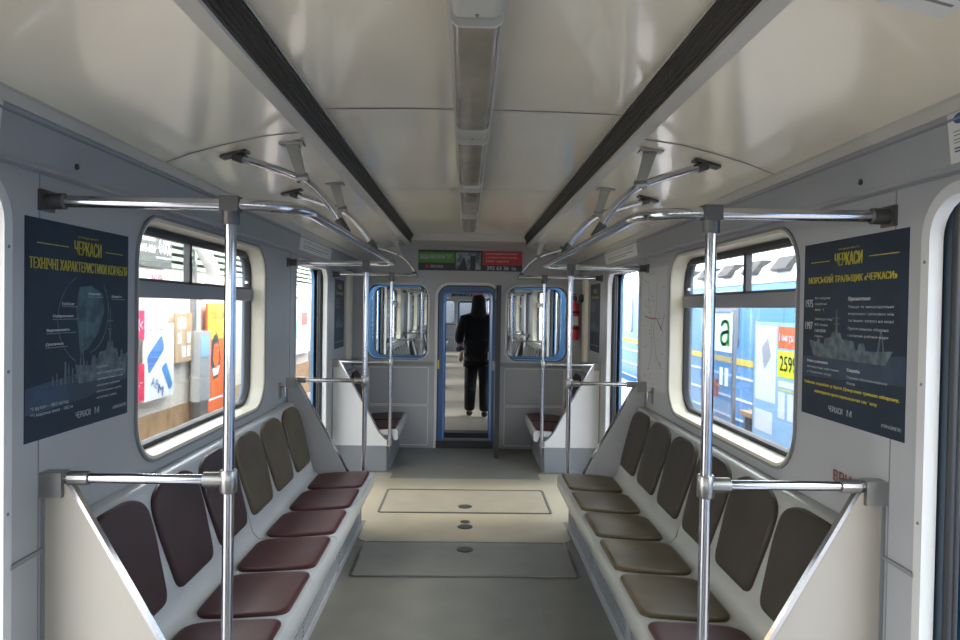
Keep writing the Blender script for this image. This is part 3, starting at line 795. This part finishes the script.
# metro map and sign sheets
B, W = right_board(4.56, 5.20, 1.05, 1.90); B.O.x -= .001
t = thing('route_map', 'white route map sheet with thin coloured lines on the right wall', 'map', (1.299, 4.88, 1.05))
MB().plate([(0, 0), (1, 0), (1, 1), (0, 1)], [], -.001, .001, B.mp).obj('sheet', mat('map_paper', (.47, .48, .49), .55), t)
def line(mb, B, pts, w, d=.0016):
    for (a, b), (c, e) in zip(pts, pts[1:]):
        dx, dy = c-a, e-b; L = math.hypot(dx, dy); nx, ny = -dy/L*w/2, dx/L*w/2
        poly(mb, B, [(a+nx, b+ny), (c+nx, e+ny), (c-nx, e-ny), (a-nx, b-ny)], d)
g = MB(); line(g, B, [(.12, .40), (.35, .42), (.62, .42), (.80, .50), (.92, .38)], .012); line(g, B, [(.72, .46), (.86, .52)], .012); g.obj('red_line', 'redink', t)
g = MB(); line(g, B, [(.25, .12), (.30, .30), (.42, .45), (.45, .70), (.30, .85)], .008); line(g, B, [(.62, .10), (.60, .35), (.50, .52), (.62, .72), (.80, .80)], .008)
for k in range(34):
    u, v = random.uniform(.08, .85), random.uniform(.06, .92); rect(g, B, u, v, u+random.uniform(.03, .09), v+.007)
put_text(g, B, 'СХЕМА МЕТРО', .25, .04, .35, .018); g.obj('station_names', 'ink', t)
def cove_board(s, y0, y1, t0=.12, t1=.80):
    a0, z0, a1, z1 = 1.271, 1.994, 1.252, 2.160
    P = lambda q: Vector((s*(a0+(a1-a0)*q), 0, z0+(z1-z0)*q))
    top, bot = P(t1), P(t0)
    ys = (y0, y1) if s < 0 else (y1, y0)
    U = Vector((0, ys[1]-ys[0], 0)); V = bot-top
    N = Vector((-s*(z1-z0), 0, -(a0-a1))).normalized()
    return Board(top+Vector((0, ys[0], 0))+N*.001, U, V, N)
for s, w in ((-1, 'left'), (1, 'right')):
    B = cove_board(s, 5.25, 6.45)
    t = thing('notice_sheet', f'wide pale notice on the sloping panel above the far {w} doorway', 'notice', tuple(B.mp(.5, 1, 0)), 'notices above the doorways')
    MB().plate([(0, 0), (1, 0), (1, 1), (0, 1)], [], -.0005, .001, B.mp).obj('sheet', 'paper', t)
    g = MB(); put_text(g, B, 'НЕ ПРИТУЛЯТИСЯ ДО ДВЕРЕЙ', .1, .25, .8, .22); rect(g, B, .1, .6, .9, .66); rect(g, B, .1, .75, .7, .80); g.obj('print', 'ink', t)
# near stickers on the cove
B = cove_board(-1, 1.68, 1.895, .02, .90)
t = thing('notice_sticker', 'white sticker with blue marks at the left edge above the doorway', 'sticker', tuple(B.mp(.5, 1, 0)), 'notice stickers')
MB().plate([(0, 0), (1, 0), (1, 1), (0, 1)], [], -.0005, .001, B.mp).obj('sheet', 'paper', t)
g = MB(); rect(g, B, .5, .5, .97, .52); rect(g, B, .5, .6, .97, .62); g.obj('print', 'blue', t)
B = cove_board(1, 1.66, 1.845, -.0, .82)
t = thing('notice_sticker', 'white rectangular sticker with a round blue emblem at the right edge', 'sticker', tuple(B.mp(.5, 1, 0)), 'notice stickers')
MB().plate([(0, 0), (1, 0), (1, 1), (0, 1)], [], -.0005, .001, B.mp).obj('sheet', 'paper', t)
g = MB(); g.plate([(.25+.13*math.cos(a*PI/8), .13+.10*math.sin(a*PI/8)) for a in range(16)], [], .001, .0016, B.mp)
rect(g, B, .1, .66, .9, .69); rect(g, B, .1, .72, .9, .75); g.obj('emblem', 'blue', t)
g = MB(); [rect(g, B, .1, v, .8, v+.02) for v in (.35, .42, .50, .56)]; g.obj('print', 'ink', t)
# ceiling notice, top right
def ceil_board(x0, x1, y0, y1):
    z = lambda a: 2.278+(2.298-2.278)*(.85-a)/(.2) if a < .85 else 2.242+(2.278-2.242)*(1-a)/.15
    a = Vector((x1, y0, z(x1)-.003)); 
    return Board((x0, y1, z(x0)-.002), (x1-x0, 0, z(x1)-z(x0)), (0, y0-y1, 0), (0, 0, -1))
B = ceil_board(.86, 1.0, 1.0, 1.503)
t = thing('ceiling_notice', 'printed notice on the ceiling at the top right corner', 'notice', tuple(B.mp(.5, .5, 0)))
MB().plate([(0, 0), (1, 0), (1, 1), (0, 1)], [], -.0005, .001, B.mp).obj('sheet', 'paper', t)
g = MB(); [rect(g, B, .1, v, .9, v+.02) for v in (.1, .16, .25, .31, .4, .5, .56)]; g.obj('print', 'ink', t)
# stencilled number by the right bench
B, W = right_board(2.34, 2.455, 1.008, 1.046); B.O.x -= .0002
g = MB(); put_text(g, B, 'ВРИ', 0, 0, 1, 1, .001, bold=.02)
tag(g.obj('red_stencil', 'redink'), 'small red stencilled letters on the right wall above the end panel', 'stencil')

# advertising strip over the bulkhead door
B, W = front_board(-.565, .61, 2.015, 2.245, 7.925)
t = thing('advert_strip', 'long advert strip, green and red, above the bulkhead door', 'sign', (0.02, 7.93, 2.0))
MB().plate([(0, 0), (1, 0), (1, 1), (0, 1)], [], -.013, .001, B.mp).obj('board', 'signdk', t)
g = MB(); rect(g, B, .0, .10, .35, .62, .0022); g.obj('green_field', 'green', t)
g = MB(); rect(g, B, .62, .0, 1.0, .70, .0022); rect(g, B, .07, .72, .10, .88, .0022); g.obj('red_field', 'signred', t)
g = MB(); rect(g, B, .36, .10, .60, .95, .0022); g.obj('photo_field', mat('photo_print', (.30, .34, .38), .5, col2=(.05, .07, .07), scale=14), t)
g = MB(); poly(g, B, [(.38, .95), (.42, .5), (.44, .3), (.45, .5), (.47, .95)], .0026); poly(g, B, [(.50, .95), (.50, .25), (.55, .25), (.55, .95)], .0026); g.obj('photo_towers', 'signdk', t)
g = MB(); put_text(g, B, 'ВАША РЕКЛАМА ТУТ', .02, .22, .30, .22, .0032); put_text(g, B, 'РЕКЛАМА', .12, .74, .12, .14, .0032)
put_text(g, B, '392 63 36', .66, .76, .21, .18, .0032, bold=.006); put_text(g, B, 'вн.', .90, .80, .05, .14, .0032)
put_text(g, B, 'розміщення реклами', .65, .10, .30, .10, .0032); put_text(g, B, 'у вагонах метрополітену', .65, .28, .30, .10, .0032); put_text(g, B, 'телефонуйте', .65, .46, .22, .12, .0032)
g.obj('lettering', 'pwhite', t)
dup(t, 26.22-7.94, 'distant green and red advert strip at the far end of the next carriage')

# fire extinguisher
t = thing('fire_extinguisher', 'red fire extinguisher strapped in the back right corner', 'fire extinguisher', (1.20, 7.86, 1.25))
MB().lathe([(.02, 1.25), (.045, 1.255), (.052, 1.28), (.052, 1.60), (.045, 1.64), (.022, 1.67), (.018, 1.70)], (1.205, 7.86, 0), 20).obj('cylinder', 'red', t, True)
g = MB().lathe([(.02, 1.695), (.024, 1.70), (.024, 1.735), (.01, 1.74)], (1.205, 7.86, 0), 12); g.box(1.15, 1.22, 7.85, 7.87, 1.735, 1.75); g.box(1.16, 1.22, 7.85, 7.87, 1.76, 1.772); g.obj('valve', 'rubber', t)
g = MB(); [g.lathe([(.053, z), (.0545, z), (.0545, z+.03), (.053, z+.03)], (1.205, 7.86, 0), 20) for z in (1.37, 1.55)]; g.box(1.15, 1.26, 7.91, 7.94, 1.30, 1.66); g.obj('strap', 'rubber', t)
MB().tube([(1.16, 7.84, 1.715), (1.12, 7.83, 1.70), (1.125, 7.83, 1.55), (1.135, 7.83, 1.40)], .01, 8, fillet=.05).obj('hose', 'rubber', t, True)
B, W = front_board(1.17, 1.24, 1.42, 1.52, 7.806); g = MB(); rect(g, B, 0, 0, 1, 1); g.obj('label_plate', 'pwhite', t)
g = MB().lathe([(.005, -.05), (.03, -.045), (.046, -.02), (.046, .0), (.02, .012)], (1.262, 7.5, 1.715), 16, 'x')
g = MB().lathe([(.02, -.045), (.036, -.035), (.042, -.015), (.042, .0)], (1.255, 7.60, 1.72), 16, 'x')
tag(g.obj('round_alarm_button', 'rubber', None, True), 'round black knob on the cream corner post beside the fire extinguisher', 'knob')

# ------------------------------------------------------------------ person in the next carriage
def skin(name, pts, edges, radii, m, parent, sub=2):
    me = bpy.data.meshes.new(name); me.from_pydata(pts, edges, []); o = bpy.data.objects.new(name, me); C.objects.link(o)
    sm = o.modifiers.new('skin', 'SKIN'); sm.use_smooth_shade = True
    ss = o.modifiers.new('sub', 'SUBSURF'); ss.levels = sub; ss.render_levels = sub
    for i, r in enumerate(radii):
        r = r if isinstance(r, tuple) else (r, r)
        me.skin_vertices[0].data[i].radius = r
    me.skin_vertices[0].data[0].use_root = True
    bpy.context.view_layer.update()
    nm_ = bpy.data.meshes.new_from_object(o.evaluated_get(bpy.context.evaluated_depsgraph_get()))
    bpy.data.objects.remove(o)
    for p in nm_.polygons: p.use_smooth = True
    nm_.materials.clear(); nm_.materials.append(M[m])
    o = bpy.data.objects.new(name, nm_); C.objects.link(o); o.parent = parent
    return o
px, py = .165, 10.15
p = thing('person', 'person in black hooded jacket and dark trousers walking away through the next carriage', 'person', (px, py, .003))
# body (skin and trousers silhouette) one continuous figure
pts = [(0, 0, .93), (0, .01, 1.10), (0, .015, 1.28), (0, .0, 1.42), (0, .0, 1.50), (0, .02, 1.60), (0, .02, 1.66),
       (-.09, 0, .86), (-.10, -.02, .48), (-.105, .03, .10), (-.10, .10, .05),
       (.09, 0, .86), (.105, .05, .48), (.10, -.08, .11), (.10, -.0, .045),
       (-.18, 0, 1.40), (-.245, -.03, 1.15), (-.235, .07, .93),
       (.18, 0, 1.40), (.245, -.02, 1.15), (.21, .10, .95)]
ed = [(0, 1), (1, 2), (2, 3), (3, 4), (4, 5), (5, 6), (0, 7), (7, 8), (8, 9), (9, 10), (0, 11), (11, 12), (12, 13), (13, 14), (3, 15), (15, 16), (16, 17), (3, 18), (18, 19), (19, 20)]
ra = [(.14, .10), (.13, .09), (.15, .10), (.10, .08), .05, (.075, .09), (.06, .07), .085, .058, .04, .03, .085, .058, .04, .03, .055, .042, .03, .055, .042, .03]
skin('body', pts, ed, ra, 'skin', p)
def bulk(name, pts, ed, ra, m, sub=2): return skin(name, pts, ed, ra, m, p, sub)
bulk('trousers', [(0, 0, .92), (-.085, 0, .84), (-.10, -.02, .48), (-.108, .035, .14), (-.108, .04, .09), (.085, 0, .84), (.105, .05, .48), (.102, -.07, .15), (.102, -.075, .09)],
     [(0, 1), (1, 2), (2, 3), (3, 4), (0, 5), (5, 6), (6, 7), (7, 8)], [(.15, .12), .112, .092, .080, .078, .112, .092, .080, .078], 'trouser')
jk = bulk('jacket', [(0, 0, .90), (0, .0, .80), (0, .01, 1.06), (0, .015, 1.25), (0, .0, 1.38), (0, .0, 1.46), (-.20, .0, 1.365), (-.265, -.03, 1.14), (-.262, .02, 1.02), (.20, 0, 1.365), (.265, -.02, 1.14), (.25, .06, .99)],
     [(0, 1), (0, 2), (2, 3), (3, 4), (4, 5), (4, 6), (6, 7), (7, 8), (4, 9), (9, 10), (10, 11)], [(.205, .15), (.20, .145), (.195, .14), (.215, .14), (.15, .11), (.09, .08), .085, .072, .064, .085, .072, .06], 'black')
bulk('hood', [(0, -.01, 1.36), (0, -.02, 1.45), (0, -.005, 1.53), (0, .01, 1.64), (0, .015, 1.715)], [(0, 1), (1, 2), (2, 3), (3, 4)], [(.16, .12), (.125, .11), (.108, .12), (.108, .12), (.080, .09)], 'black')
bulk('sleeve_cuff', [(-.262, .03, .99), (-.258, .05, .95), (-.25, .06, .925)], [(0, 1), (1, 2)], [.062, .056, .05], 'cuff')
bulk('sleeve_cuff', [(.25, .06, 1.0), (.235, .085, .965)], [(0, 1)], [.058, .05], 'black')
for sx, ox, oy, oz in ((-1, -.238, .07, .91), (1, .215, .10, .935)):
    P = [(ox, oy, oz), (ox, oy+.01, oz-.05)]
    bulk('hand', P+[(ox-.022, oy+.012, oz-.10), (ox-.020, oy+.035, oz-.135)]+[(ox-.006, oy+.012, oz-.105), (ox-.004, oy+.036, oz-.145)]+[(ox+.010, oy+.012, oz-.10), (ox+.011, oy+.034, oz-.137)]+[(ox+.024, oy+.010, oz-.092), (ox+.026, oy+.028, oz-.12)]+[(ox-sx*.0+.02, oy+.035, oz-.045), (ox+.018, oy+.055, oz-.08)],
         [(0, 1), (1, 2), (2, 3), (1, 4), (4, 5), (1, 6), (6, 7), (1, 8), (8, 9), (0, 10), (10, 11)], [(.022, .03), (.02, .034), .0095, .008, .0098, .008, .0095, .008, .0085, .007, .011, .009], 'skin', 1)
for x, y, z0, heel in ((-.108, .04, .0, 0), (.102, -.075, .0, .02)):
    bulk('shoe', [(x, y-.03, .062), (x, y+.05, .058), (x, y+.13, .05), (x, y+.19, .042)], [(0, 1), (1, 2), (2, 3)], [(.05, .052), (.05, .05), (.05, .042), (.035, .03)], 'shoe')

p.scale = (1.04, 1.04, 1.04)
# ------------------------------------------------------------------ outside, left: platform with shop front
tagm(MB().box(-9, -1.50, -12, 32, -.30, -.03), 'platform', 'plat', 'brownish stone platform floor outside the left doors and windows', 'platform')
LX = -2.95
t = thing('shop_front', 'beige shop front facing the left side of the carriage', 'shop front', (LX, 8, -.03))
MB().box(LX-.25, LX, 2.5, 20, -.03, .55).obj('plinth', 'wood', t)
MB().box(LX-.25, LX-.02, 2.5, 20, .55, 1.95).obj('wall_panel', 'beige', t)
MB().box(LX-.30, LX+.04, 2.5, 20, 2.42, 2.60).obj('cornice', 'white', t)
g = MB(); [g.box(LX-.2, LX+.01, 2.5, 20, 1.95+.075*k, 1.99+.075*k) for k in range(6)]; g.obj('louvre', mat('pale_green_slat', (.42, .52, .44), .5), t)
MB().box(LX-.26, LX-.2, 2.5, 20, 1.93, 2.42).obj('louvre_back', 'beige', t)
g = MB(); [g.box(LX-.02, LX+.03, y, y+.06, -.03, 2.42) for y in (2.5, 4.3, 6.05, 7.55, 9.3, 11.1, 13.2, 15.2, 17.4, 19.9)]; g.obj('mullion', 'alu', t)
def board(nme, y0, y1, z0, z1, m, label, cat, grp=None, X=LX+.035, th=.02):
    B, W = left_board(y0, y1, z0, z1, X+th)
    t = thing(nme, label, cat, (X, (y0+y1)/2, z0), grp)
    MB().plate([(0, 0), (1, 0), (1, 1), (0, 1)], [], -th, .001, B.mp).obj('board', m, t)
    return t, B
t, B = board('phone_advert', 6.34, 6.96, .70, 1.40, 'white', 'white poster of a blue smartphone seen through the left window', 'poster')
g = MB(); poly(g, B, round_poly([(.05, .42), (.56, .14), (.66, .34), (.12, .66)], .07), .0025); poly(g, B, round_poly([(.55, .60), (.72, .52), (.97, .86), (.84, .93)], .05), .0025); g.obj('phone_print', 'phoneb', t)
g = MB(); put_text(g, B, 'A8', .22, .68, .24, .13, .003, rot=.3); put_text(g, B, 'M', .46, .80, .18, .13, .003, rot=.3, bold=.04); put_text(g, B, 'ФЛАГМАН', .12, .045, .5, .05, .003); g.obj('lettering', 'phoneb', t)
t, B = board('red_advert_panel', 6.12, 6.33, 1.27, 1.53, 'pink', 'small red advert square at the left edge of the left window, upper one', 'sign', 'red advert squares')
g = MB(); put_text(g, B, 'Ж<', .1, .3, .7, .4, .003, bold=.02); g.obj('lettering', 'white', t)
t, B = board('red_advert_panel', 6.12, 6.33, .72, 1.05, 'pink', 'small red advert square at the left edge of the left window, lower one', 'sign', 'red advert squares')
g = MB(); put_text(g, B, '2.-', .1, .3, .7, .3, .003, bold=.03); g.obj('lettering', 'white', t)
t, B = board('notice_board', 7.0, 7.42, 1.0, 1.50, 'tan', 'tan notice board with pinned white sheets outside the left window', 'board')
g = MB(); [rect(g, B, u, v, u+.2, v+.22, .003) for u in (.12, .40, .68) for v in (.1, .40, .68) if random.random() < .8]; g.obj('pinned_sheets', 'white', t)
t, B = board('orange_poster', 7.86, 8.42, .32, 1.60, 'orange', 'yellow and orange tall poster outside the left window', 'poster')
g = MB(); rect(g, B, 0, 0, 1, .32, .002); g.obj('yellow_field', 'yellow', t)
g = MB(); put_text(g, B, 'СПОКІЙ', .08, .06, .84, .08, .003); 
poly(g, B, [(.25, .33), (.5, .25), (.62, .33), (.75, .50), (.6, .66), (.35, .68), (.2, .52)], .0028); g.obj('dark_figure', 'dkgreen', t)
g = MB(); poly(g, B, [(.35, .36), (.6, .36), (.68, .52), (.45, .60), (.30, .50)], .0034); g.obj('orange_figure', 'orange', t)
g = MB(); poly(g, B, [(.28, .58), (.7, .56), (.6, .64), (.34, .65)], .0034); rect(g, B, .1, .84, .9, .86, .003); g.obj('pale_figure', 'white', t)
t, B = board('sale_sign', 6.14, 6.90, 1.93, 2.28, 'dkgreen', 'dark sale sign reading -60% outside the upper left window', 'sign')
g = MB(); put_text(g, B, 'ЗНИЖКИ', .04, .12, .46, .22, .003, bold=.01); put_text(g, B, 'ТІЛЬКИ', .04, .44, .46, .20, .003, bold=.01); put_text(g, B, '-60%', .55, .15, .42, .50, .003, bold=.012); rect(g, B, .55, .72, .95, .76, .003); g.obj('lettering', 'white', t)
t, B = board('price_strip', 6.14, 6.75, 1.74, 1.90, 'white', 'white and red price strip below the sale sign', 'sign')
g = MB(); put_text(g, B, 'АКЦІЯ', .5, .25, .4, .5, .003, bold=.02); rect(g, B, .0, .3, .1, .7, .003); g.obj('lettering', 'pink', t)
t = thing('ticket_machine', 'grey vending machine outside the left window beside the orange poster', 'machine', (LX+.25, 7.65, -.03))
MB().box(LX+.03, LX+.12, 7.46, 7.78, .55, 1.30).obj('cabinet', 'lampb', t); MB().box(LX+.125, LX+.12, 7.50, 7.74, 1.02, 1.25).obj('display', 'lblue', t)
MB().box(LX+.03, LX+.11, 7.50, 7.74, -.03, .55).obj('pedestal', 'steel', t)
tagm(MB().tube([(LX+.15, 7.2, 2.75), (LX+.15, 7.2, 2.3), (LX+.15, 7.8, 1.95), (LX+.05, 7.85, 1.7)], .07, 14, fillet=.3), 'curved_duct', 'white', 'curved white duct outside the upper left window', 'pipe', None, True)
for k, (a, b) in enumerate(((9.7, 10.9), (11.4, 13.0), (13.5, 15.0))):
    t, B = board('white_display_board', a, b, .75, 1.85, 'white', ['white display board beyond the orange poster', 'white display board seen through the far left doorway', 'last white display board along the shop front'][k], 'board', 'white display boards')
    g = MB(); rect(g, B, .15, .45, .45, .75, .003); g.obj('print', 'lblue', t); g = MB(); rect(g, B, .55, .35, .85, .55, .003); rect(g, B, .1, .1, .5, .13, .003); g.obj('red_print', 'redink', t)
for k, (y, x, r, m) in enumerate(((12.1, -2.45, .16, 'red'), (12.5, -2.5, .19, 'redink'), (12.85, -2.35, .15, 'lblue'))):
    g = MB().lathe([(r*.7, 0), (r, .05), (r*1.02, .2), (r*.8, .33), (r*.25, .38), (r*.35, .43), (r*.1, .44)], (x, y, -.03), 14)
    tagm(g, 'sack', m, ['bright red sack on the platform by the far left doorway', 'larger faded red sack between the two other sacks', 'pale blue sack, last of the three on the platform'][k], 'bag', 'sacks on the platform', True)

em = mat('lit_tube', (1, .93, .82), .4); em.node_tree.nodes['Principled BSDF'].inputs['Emission Color'].default_value = (1, .90, .76, 1)
em.node_tree.nodes['Principled BSDF'].inputs['Emission Strength'].default_value = 65
for k in range(4):
    y = 4.2+k*3.2
    t = thing('tube_light', ['first', 'second', 'third', 'fourth'][k]+' lit tube lamp hanging from the shop front cornice', 'lamp', (LX+.55, y+1.2, 2.40), 'shop front tube lamps')
    MB().box(LX+.48, LX+.62, y, y+2.6, 2.44, 2.48).obj('housing', 'white', t)
    MB().box(LX+.04, LX+.55, y+.2, y+.24, 2.48, 2.50).obj('bracket', 'white', t); MB().box(LX+.04, LX+.55, y+2.3, y+2.34, 2.48, 2.50).obj('bracket', 'white', t)
    MB().tube([(LX+.55, y+.04, 2.41), (LX+.55, y+2.56, 2.41)], .03, 12).obj('tube', em, t, True)

# ------------------------------------------------------------------ outside, right: blue train, advert stand and reflected adverts
tagm(MB().box(1.50, 3.75, -12, 32, -.30, -.03), 'side_platform', 'plat', 'narrow brownish platform between the carriage and the blue train', 'platform')
struct(MB().box(-40, 40, -40, 60, -1.4, -1.2).obj('ground', mat('ballast', (.22, .20, .18), .9, var=.4, scale=3)))
TX = 4.0
t = thing('blue_train', 'blue metro train with pale stripes standing outside the right windows', 'train', (TX+1.4, 10, -1.2))
yy0, yy1 = -6, 32
pr = [(TX, -.9), (TX, 1.98), (TX+.03, 2.02), (TX+.12, 2.22), (TX+.45, 2.44), (TX+1.0, 2.55), (TX+1.8, 2.55), (TX+2.35, 2.44), (TX+2.7, 2.1), (TX+2.75, -.9)]
MB().sweep(pr[:3]+[(TX+2.72, 2.02), (TX+2.75, 1.98), (TX+2.75, -.9)], yy0, yy1).obj('body', 'bluebody', t)
MB().sweep([(TX-.01, 1.99)]+pr[2:8]+[(TX+2.74, 1.99)], yy0, yy1).obj('roof', 'roofw', t, True)
g = MB()
for z in (.62, .30, .0, -.3, 2.0): g.box(TX-.012, TX, yy0, yy1, z, z+.03)
g.obj('pale_stripe', 'roofw', t)
MB().box(TX-.013, TX, yy0, yy1, .82, .91).obj('yellow_stripe', 'yellow', t)
for k in range(10):
    y = -3.0+k*3.3
    g = MB().plate(rrect(y, y+1.3, 1.06, 1.92, .1), [], -.02, .01, side(1, TX)); f = g.obj('window', 'alu', t)
    for a, b, c, d in ((y+.05, y+1.25, 1.11, 1.62), (y+.05, y+.63, 1.67, 1.87), (y+.67, y+1.25, 1.67, 1.87)):
        MB().box(TX-.024, TX-.018, a, b, c, d).obj('pane', mat('train_pane', (.30, .42, .52), .08, spec=.8) if 'train_pane' not in bpy.data.materials else bpy.data.materials['train_pane'], f)
for k in range(14):
    y = 1.9+k*.98
    vs = MB().sweep([(TX+.04, 2.13), (TX-.01, 2.16), (TX+.12, 2.33), (TX+.3, 2.33)], y, y+.46)
    vs.obj('roof_scoop', 'ventdark', t)
# advert stand and reflected adverts
def rboard(nme, y0, y1, z0, z1, m, label, cat, X):
    B, W = right_board(y0, y1, z0, z1, X)
    t = thing(nme, label, cat, (X+.02, (y0+y1)/2, -.03))
    MB().plate([(0, 0), (1, 0), (1, 1), (0, 1)], [], -.04, .001, B.mp).obj('board', m, t)
    g = MB(); [g.box(X, X+.04, y, y+.04, -.03, z1+.02) for y in (y0-.02, y1-.02)]; g.obj('post', 'alu', t)
    return t, B
t, B = rboard('price_reflection', 5.95, 7.25, .30, 1.50, 'lblue', 'pale blue board standing in for reflected adverts, yellow price square reading 2599', 'sign', 3.0)  # adverts mirrored in the window glass, built as a solid board
g = MB(); rect(g, B, .04, .03, .40, .66, .003); rect(g, B, .04, .74, .36, .92, .003); rect(g, B, .45, .55, .56, .76, .003); rect(g, B, .60, .55, .72, .76, .003); g.obj('white_sheet', 'white', t)
g = MB(); poly(g, B, [(.14, .22), (.26, .12), (.32, .28), (.20, .40)], .005); g.obj('phone_print', 'phonew', t)
g = MB(); rect(g, B, .43, .03, .86, .20, .004); g.obj('orange_field', 'orange', t)
g = MB(); rect(g, B, .43, .22, .86, .43, .004); rect(g, B, .43, .525, .86, .535, .004); g.obj('yellow_field', 'byel', t)
g = MB(); put_text(g, B, '2599', .47, .26, .26, .12, .006, bold=.012); g.obj('price', 'signdk', t)
g = MB(); put_text(g, B, 'Виграй', .46, .08, .30, .08, .006, bold=.01); rect(g, B, .45, .46, .80, .51, .004); g.obj('lettering', 'white', t)
t, B = rboard('green_letter_stand', 8.1, 9.15, .25, 1.60, 'glass', 'glass stand with white sheet and green letter outside the right window', 'sign', 3.1)
g = MB(); rect(g, B, .02, .02, .98, .36, .003); rect(g, B, .62, .50, .72, .66, .003); rect(g, B, .78, .50, .88, .66, .003); g.obj('white_sheet', 'white', t)
g = MB(); put_text(g, B, 'а', .62, .07, .28, .24, .005, bold=.05); g.obj('green_letter', 'ggreen', t)
g = MB(); put_text(g, B, 'С', .06, .07, .26, .24, .005, bold=.05); g.obj('orange_letter', 'orange', t)
g = MB(); rect(g, B, .1, .62, .6, .78, .004); g.obj('red_field', 'redink', t)
t = thing('platform_bench', 'light wooden bench on grey legs between the carriage and blue train', 'bench', (3.3, 8.0, -.03))
MB().box(3.15, 3.55, 7.45, 8.0, .42, .47).obj('seat', 'wood', t); MB().box(3.50, 3.55, 7.45, 8.0, .5, .95).obj('backrest', 'wood', t)
for y in (7.5, 7.9): MB().box(3.18, 3.52, y, y+.05, -.03, .42).obj('leg', 'alu', t)
for y in (7.5, 7.9): MB().box(3.53, 3.56, y, y+.05, .42, .9).obj('back_post', 'alu', t)

# ------------------------------------------------------------------ light
w = bpy.data.worlds.new('World'); S.world = w; w.use_nodes = True
nt = w.node_tree; bg = nt.nodes['Background']
tc = nt.nodes.new('ShaderNodeTexCoord'); sep = nt.nodes.new('ShaderNodeSeparateXYZ'); rp = nt.nodes.new('ShaderNodeValToRGB')
nt.links.new(tc.outputs['Generated'], sep.inputs[0]); nt.links.new(sep.outputs['Z'], rp.inputs['Fac'])
rp.color_ramp.elements[0].color = (1, .985, .96, 1); rp.color_ramp.elements[1].color = (.74, .86, 1, 1); rp.color_ramp.elements[1].position = .9
nt.links.new(rp.outputs['Color'], bg.inputs['Color']); bg.inputs['Strength'].default_value = 8.0
sd = bpy.data.lights.new('Sun', 'SUN'); sd.energy = 3.5; sd.angle = math.radians(14); sd.color = (1, .95, .86)
so = bpy.data.objects.new('Sun', sd); C.objects.link(so)
so.rotation_euler = Vector((-.80, -.10, -.58)).to_track_quat('-Z', 'Y').to_euler()

# ------------------------------------------------------------------ camera
F = 700
cd = bpy.data.cameras.new('Camera'); cd.sensor_width = 36; cd.lens = F/960*36; cd.clip_start = .05; cd.clip_end = 200
co = bpy.data.objects.new('Camera', cd); C.objects.link(co); S.camera = co
yaw = math.atan(14/F); pitch = math.atan(12.3/F); roll = math.radians(.9)
Rm = Matrix.Rotation(-yaw, 4, 'Z') @ Matrix.Rotation(PI/2-pitch, 4, 'X') @ Matrix.Rotation(roll, 4, 'Z')
co.matrix_world = Matrix.Translation((-.016, 0, 1.60)) @ Rm
S.view_settings.view_transform = 'Standard'; S.view_settings.look = 'None'; S.view_settings.gamma = 1; S.view_settings.exposure = .08
S.view_settings.use_curve_mapping = False
